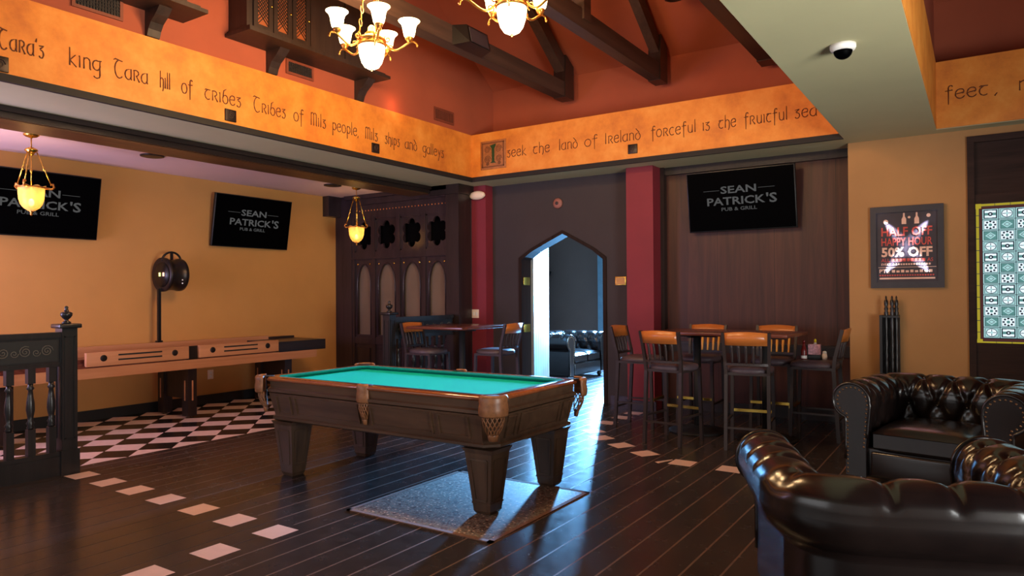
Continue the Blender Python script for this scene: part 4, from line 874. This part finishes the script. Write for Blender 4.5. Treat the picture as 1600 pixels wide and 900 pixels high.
# chandeliers
def chandelier(label, x, y, zb, angs, ztop):
    t = thing('chandelier', label, 'chandelier', (x, y, zb), 0, 'gilded chandeliers')
    MB().lathe([(.10, .205), (.106, .20), (.105, .17), (.098, .12), (.082, .07), (.058, .035), (.03, .02), (.015, .016)], n=32).build('bowl', 'bowl', t)
    MB().lathe([(.004, 0), (.01, .01), (.007, .018), (.02, .024), (.026, .032), (.02, .04)], n=12).build('bowl_finial', 'gilt', t)
    MB().lathe([(.105, .198), (.116, .205), (.116, .216), (.106, .222), (.108, .24), (.117, .246), (.112, .258), (.09, .262), (.075, .275), (.05, .29), (.055, .30), (.035, .32), (.03, .35), (.012, .37)], n=32).build('crown_ring', 'gilt', t)
    for i in range(5):
        a = rad(angs[i]); ca, sa = cos(a), sin(a); Q = lambda r, z: (r*ca, r*sa, z)
        p = bez(Q(.10, .235), Q(.19, .13), Q(.20, .17), Q(.30, .235), 12); q2 = bez(Q(.30, .235), Q(.34, .255), Q(.37, .23), Q(.365, .20), 7)
        ar = MB().tube(p+q2[1:], [.009]*(len(p))+[.008, .007, .007, .006, .008, .01, .006], 7)
        ar.tube([Q(.125+.03*(1-j/16)*cos(j*.6+2), .26+.03*(1-j/16)*sin(j*.6+2)) for j in range(14)], .006, 5).tube([Q(.15+.03*(1-j/14)*cos(-j*.6-2), .19+.03*(1-j/14)*sin(-j*.6-2)) for j in range(12)], .005, 5)
        ar = ar.build('arm', 'gilt', t)
        MB().lathe([(.008, .232), (.02, .245), (.03, .262), (.034, .275), (.022, .278)], (.30*ca, .30*sa), 16).build('cup', 'gilt', ar)
        MB().lathe([(.030, .272), (.042, .29), (.05, .325), (.054, .355), (.064, .385), (.083, .405), (.088, .41), (.080, .408), (.06, .386), (.048, .35), (.04, .30)], (.30*ca, .30*sa), 24, cap=False).build('lamp_shade', 'shade', ar)
    for i in range(3):
        a = rad(angs[0]+30+120*i); ca, sa = cos(a), sin(a); mb = MB(); nl = 16
        for k in range(nl):
            f0 = k/nl; r = .10*(1-f0)+.012*f0; z = .25+(.85)*f0; T = Matrix.Translation((r*ca, r*sa, z+.025)) @ Matrix.Rotation(a+(pi/2 if k % 2 else 0), 4, 'Z') @ Matrix.Rotation(.1, 4, 'Y')
            mb.tube([(.011*cos(2*pi*j/8), 0, .033*sin(2*pi*j/8)) for j in range(8)], .0035, 5, closed=True, T=T)
        mb.build('chain', 'gilt', t)
    MB().lathe([(.03, 1.08), (.045, 1.1), (.02, 1.14), (.008, 1.16), (.008, ztop-zb)], n=14).build('stem', 'gilt', t)
    lamp('chandelier_glow', 'POINT', (0, 0, .50), 105, (1, .60, .27), None, t, shadow_soft_size=.22)
    lamp('chandelier_bowl_glow', 'POINT', (0, 0, -.06), 34, (1, .66, .34), None, t, shadow_soft_size=.10)
b1 = -45; chandelier('gilded chandelier hanging clear below the lattice cabinet side of the cove', -4.06, 4.12, 3.2, [b1+10+72*i for i in range(5)], 7.24)
b2 = -56.7; chandelier('gilded chandelier cut by the top edge of the picture', -2.71, 4.12, 3.2, [b2-80+72*i for i in range(5)], 7.24)

# lattice cabinets on bracketed shelves
def bracket(y, par, o):
    pr = [(-5.79, 3.575), (-5.755, 3.575), (-5.735, 3.63), (-5.70, 3.68), (-5.63, 3.73), (-5.57, 3.79), (-5.79, 3.79)]
    v = [(a, y+d, b) for d in (-.055, .055) for a, b in pr]; n = len(pr)
    return MB().add(v, [tuple(range(n)), tuple(range(n, 2*n))[::-1]]+[(i, (i+1) % n, n+(i+1) % n, n+i) for i in range(n)]).build('bracket', 'cabwood', par, o)
def cabinet(label, y0, y1, doors, brackets):
    t = thing('lattice_cabinet', label, 'cabinet', (-5.79, y0, 3.79), 0, 'lattice cabinets under the roof'); o = (-5.79, y0, 3.79)
    MB().box((-5.79, y0-.04, 3.79), (-5.42, y1+.13, 3.822)).box((-5.79, y0-.02, 3.822), (-5.45, y1+.08, 3.845)).build('shelf', 'cabwood', t, o)
    MB().box((-5.79, y0, 3.845), (-5.52, y1, 4.75)).box((-5.79, y0-.03, 4.75), (-5.48, y1+.03, 4.8)).build('carcass', 'cabwood', t, o)
    for a, b, lat in doors:
        d = MB().plate([(a, 3.86), (b, 3.86), (b, 4.72), (a, 4.72)], [[(a+.045, 3.90), (b-.045, 3.90), (b-.045, 4.68), (a+.045, 4.68)]] if lat else [], 0, .022, T=Matrix.Translation((-5.52, 0, 0)) @ Matrix(((0, 1, 0, 0), (1, 0, 0, 0), (0, 0, 1, 0), (0, 0, 0, 1))))
        d = d.build('door', 'cabwood', t, o)
        if lat:
            mb = MB().box((-5.518, a+.045, 3.9), (-5.516, b-.045, 4.68)); mb.build('door_backing', 'lattice', d, o); mb = MB()
            n = 20; w_ = b-a-.09
            for k in range(-3, 26):
                z = 3.9+k*.035
                for s_ in (1, -1):
                    za, zb_ = z, z+w_*s_*1.1
                    if min(za, zb_) > 3.89 and max(za, zb_) < 4.69: mb.bar((-5.508, a+.045, za), (-5.508, b-.045, zb_), .006, .006)
            mb.build('lattice', 'softblack', d, o)
            MB().ball((-5.49, b-.02, 4.1), .012, 8, 6).build('knob', 'brass', d, o)
    for y in brackets: bracket(y, t, o)
cabinet('dark lattice cabinet on a bracketed shelf behind the nearer chandelier', 4.02, 5.66, ((4.08, 4.29, 1), (4.30, 4.51, 1), (4.52, 4.73, 1), (4.74, 5.18, 0), (5.2, 5.62, 0)), (4.485, 5.655))
cabinet('dark lattice cabinet above the word king, cut off by the picture top', 2.3, 3.44, ((2.36, 2.86, 1), (2.88, 3.40, 1)), (3.285,))
# vents
def vent(label, y0, y1, z0, z1, mat):
    t = thing('wall_vent', label, 'vent', (-5.79, (y0+y1)/2, z0), 0, 'air vents above the long frieze'); o = (-5.79, (y0+y1)/2, z0); e = .025
    mb = MB().box((-5.79, y0-e, z0-e), (-5.775, y1+e, z0)).box((-5.79, y0-e, z1), (-5.775, y1+e, z1+e)).box((-5.79, y0-e, z0), (-5.775, y0, z1)).box((-5.79, y1, z0), (-5.775, y1+e, z1)); mb.build('frame', 'vent', t, o)
    MB().box((-5.789, y0, z0), (-5.785, y1, z1)).build('backing', 'softblack', t, o); mb = MB(); n = int((y1-y0)/.022)
    for i in range(1, n): mb.box((-5.785, y0+i*(y1-y0)/n-.0035, z0), (-5.777, y0+i*(y1-y0)/n+.0035, z1))
    if mat == 'ventdark':
        for i in range(1, 6): mb.box((-5.785, y0, z0+i*(z1-z0)/6-.003), (-5.777, y1, z0+i*(z1-z0)/6+.003))
    mb.build('grille', mat, t, o)
vent('dark grid vent on the red wall at the top beside the cut off cabinet', 2.68, 3.02, 3.66, 3.82, 'ventdark')
vent('grid vent below the lattice cabinet shelf between its two brackets', 4.69, 4.99, 3.66, 3.76, 'ventdark')
vent('vertical slatted vent on the red wall near the frieze corner', 7.0, 7.35, 3.66, 3.78, 'vent')
lamp('ledge_uplight', 'POINT', (-5.66, 6.20, 3.65), 1.2, (1, .34, .14), shadow_soft_size=.03)
# loudspeaker on the far truss, round lamp near the middle truss
t = thing('loudspeaker', 'dark wedge loudspeaker fixed to the roof truss between the chandeliers', 'loudspeaker', (-4.41, 5.86, 4.02)); T = Matrix.Rotation(rad(-14), 4, 'Y')
v = [(0, -.25, -.10), (0, .25, -.10), (0, .25, .10), (0, -.25, .10), (.17, -.18, -.08), (.17, .18, -.08), (.13, .18, .10), (.13, -.18, .10)]
MB().add(v, [(0, 1, 2, 3), (4, 7, 6, 5), (0, 4, 5, 1), (1, 5, 6, 2), (2, 6, 7, 3), (3, 7, 4, 0)]).build('housing', 'black', t)
MB().add([(.168, -.15, -.07), (.168, .15, -.07), (.134, .15, .08), (.134, -.15, .08), (.176, -.15, -.07), (.176, .15, -.07), (.142, .15, .08), (.142, -.15, .08)], [(0, 3, 2, 1), (4, 5, 6, 7), (0, 1, 5, 4), (1, 2, 6, 5), (2, 3, 7, 6), (3, 0, 4, 7)]).build('grille', 'charcoal', t)
t = thing('ceiling_spotlight', 'round black spotlight can hanging near the top edge between two trusses', 'spotlight', (-2.6, 7.0, 4.42)); MB().lathe([(.05, .0), (.10, .02), (.135, .06), (.14, .12), (.11, .2), (.03, .24), (.012, .26), (.012, .82)], n=24).build('can', 'black', t)
# dome camera
t = thing('security_camera', 'white domed security camera under the sage grey soffit', 'camera', (-.692, 4.78, ZC)); MB().lathe([(.075, 0), (.075, -.02), (.068, -.035), (.058, -.04)], n=28).build('housing', 'white', t); MB().ball((0, 0, -.038), (.055, .055, .052), 20, 12).build('dome', 'screen', t)
for x, y, lb in ((-7.46, 4.24, 'round flush ceiling speaker above the gap between the bay televisions'), (-7.46, 6.8, 'round flush ceiling speaker beside the farther pendant lamp')):
    t = thing('ceiling_speaker', lb, 'speaker', (x, y, ZC), 0, 'ceiling speakers in the bay'); MB().lathe([(.12, 0), (.12, -.012), (.105, -.016)], n=28).build('rim', 'iron', t); MB().lathe([(.104, -.010), (.104, -.014)], n=28).build('grille', 'charcoal', t)
# emergency lamp, alarm, switch, sign, outlet, sconce
t = thing('emergency_light', 'oval white emergency light high on the red column', 'light', (-5.87, 8.05, 2.79)); MB().ball((0, -.04, 0), (.135, .05, .062), 24, 12).build('lens', 'cream', t); MB().box((-.08, -.04, -.03), (.08, 0, .03)).box((-.15, -.02, -.0), (-.142, -.005, .14)).build('back_plate', 'white', t)
t = thing('fire_alarm', 'round pinkish fire alarm above the archway', 'alarm', (-4.685, 8.22, 2.608)); T = Matrix.Rotation(pi/2, 4, 'X'); pk = plain('dusty_pink_plastic', S(150, 96, 86), .5)
MB().lathe([(.07, 0), (.07, .02), (.06, .032), (.03, .036)], n=28, T=T).build('housing', pk, t); MB().lathe([(.022, .034), (.022, .045), (.01, .05)], n=14, T=T).build('strobe', 'charcoal', t)
t = thing('light_switch', 'pale light switch plate on the red column', 'switch', (-5.94, 8.05, 1.13)); MB().bbox((-.06, -.008, -.06), (.06, 0, .06), .003).build('plate', 'cream', t)
for x in (-.025, .025): MB().box((x-.012, -.012, -.025), (x+.012, -.006, .025)).build('rocker', 'white', t)
t = thing('room_sign', 'small brass plaque beside the archway', 'sign', (-3.785, 8.22, 1.56)); MB().bbox((-.075, -.01, -.055), (.075, 0, .055), .003).build('plate', 'brass', t); MB().box((-.06, -.0115, -.04), (.06, -.009, .04)).build('face', plain('tan_sign_face', S(224, 170, 96), .5), t)
t = thing('wall_outlet', 'pale wall outlet under the shuffleboard table', 'outlet', (-8.45, 5.58, .374)); MB().bbox((0, -.04, -.06), (.008, .04, .06), .003).build('plate', 'cream', t)
for z in (-.022, .022): MB().box((.006, -.014, z-.014), (.011, .014, z+.014)).build('socket', 'white', t)
t = thing('wall_sconce', 'small dark bracket lamp on the slate wall beyond the archway', 'lamp', (-7.2, 12.0, 1.74)); MB().box((0, -.05, -.08), (.02, .05, .08)).tube([(.01, 0, 0), (.08, 0, .0), (.12, 0, .03)], .012, 6).build('arm', 'iron', t); MB().lathe([(.04, .02), (.07, .10), (.06, .1)], (.12, 0), 14).build('cup', 'iron', t)
# framed poster
pf = thing('framed_poster', 'dark framed happy hour poster with streaks from added spots on the tan wall', 'poster', (-.6, 7.98, 1.842))
hw, hh = .317, .405; MB().plate([(-hw, -hh), (hw, -hh), (hw, hh), (-hw, hh)], [[(-.265, -.345), (.265, -.345), (.265, .345), (-.265, .345)]], -.04, 0).build('frame', 'charcoal', pf)
sh = MB().box((-.268, -.016, -.348), (.268, -.01, .348)).build('poster_sheet', 'paper', pf)
art = MB(); Y_ = -.0165
art.text('HALF OFF', .086, (0, Y_, .113), mi=0, bold=.02, width=.44).text('HAPPY HOUR', .078, (0, Y_, .016), mi=0, bold=.015, width=.44)
art.text('50% OFF', .09, (0, Y_, -.092), mi=1, bold=.035, width=.44).text('ALL', .036, (-.185, Y_, -.146), mi=0, width=.075).text('AS', .036, (.2, Y_, -.146), mi=0, width=.05)
art.text('EVERY', .022, (-.18, Y_, -.18), mi=1, bold=.01, width=.085).text('PTE', .038, (-.195, Y_, -.255), mi=1, bold=.02, width=.09)
for x0, x1, z, h in [(-.13+i*.033, -.105+i*.033, -.143, .028) for i in range(9)]: art.box((x0, Y_-.002, z), (x1, Y_-.001, z+h), 0)
for i in range(15): art.box((-.12+i*.022, Y_-.002, -.179), (-.105+i*.022, Y_-.001, -.163), 1)
for i in range(9): art.box((-.13+i*.04, Y_-.002, -.252), (-.102+i*.04, Y_-.001, -.226-.006*(i % 2)), 1)
for i in range(22): art.box((-.24+i*.0218, Y_-.002, -.286), (-.226+i*.0218, Y_-.001, -.272), 0)
art.box((-.24, Y_-.002, -.318), (.24, Y_-.001, -.302), 1).box((-.25, Y_-.002, -.202), (.25, Y_-.001, -.198), 1)
def bottle(x): art.plate([(x-.02, .225), (x+.02, .225), (x+.02, .275), (x+.008, .30), (x+.007, .335), (x-.007, .335), (x-.008, .30), (x-.02, .275)], [], Y_-.002, Y_-.001, 1)
bottle(-.02+.0); bottle(.09)
for x, z, r in ((-.18, .255, .022), (.025, .29, .012), (.19, .30, .018)): art.plate([(x+r*cos(i*pi/8), z+r*sin(i*pi/8)) for i in range(16)], [], Y_-.002, Y_-.001, 1)
art.build('printing', ['pr_red', 'pr_peach'], sh)
for sx in (-1, 1):
    for sz in (-1, 1):
        c = (sx*.245, -.06, sz*.325); l_ = lamp('streak_spot', 'SPOT', c, 150, (.66, .80, 1), None, pf, spot_size=rad(23), spot_blend=1, shadow_soft_size=.008)  # unseen spots added to throw pale streaks across the poster
        l_.rotation_euler = (Vector((sx*.11, -.016, sz*.15))-Vector(c)).to_track_quat('-Z', 'Y').to_euler()
# cue rack: narrow dark rack with turned spindles
t = thing('cue_rack', 'narrow dark rack of turned spindles on the tan wall behind the armchair', 'rack', (-.75, 7.98, .35)); o = (-.75, 7.98, .35)
MB().box((-.83, 7.80, .35), (-.805, 7.98, 1.17)).box((-.83, 7.96, .35), (-.665, 7.98, 1.17)).box((-.83, 7.80, .35), (-.66, 7.98, .38)).box((-.82, 7.83, 1.145), (-.665, 7.96, 1.165)).build('rack_board', 'rail', t, o)
for i, (x, y) in enumerate(((-.775, 7.86), (-.725, 7.88), (-.69, 7.91))):
    pr = [(.014, .38), (.018, .5), (.013, .62), (.02, .7), (.012, .73), (.021, .78), (.012, .82), (.02, .9), (.013, 1.0), (.02, 1.1), (.012, 1.16), (.022, 1.19), (.013, 1.21), (.021, 1.235), (.012, 1.25), (.019, 1.28), (.017, 1.31), (.007, 1.325), (.009, 1.345), (.003, 1.36)]
    MB().lathe(pr, (x, y), 14).build('turned_spindle', 'rail', t, o)
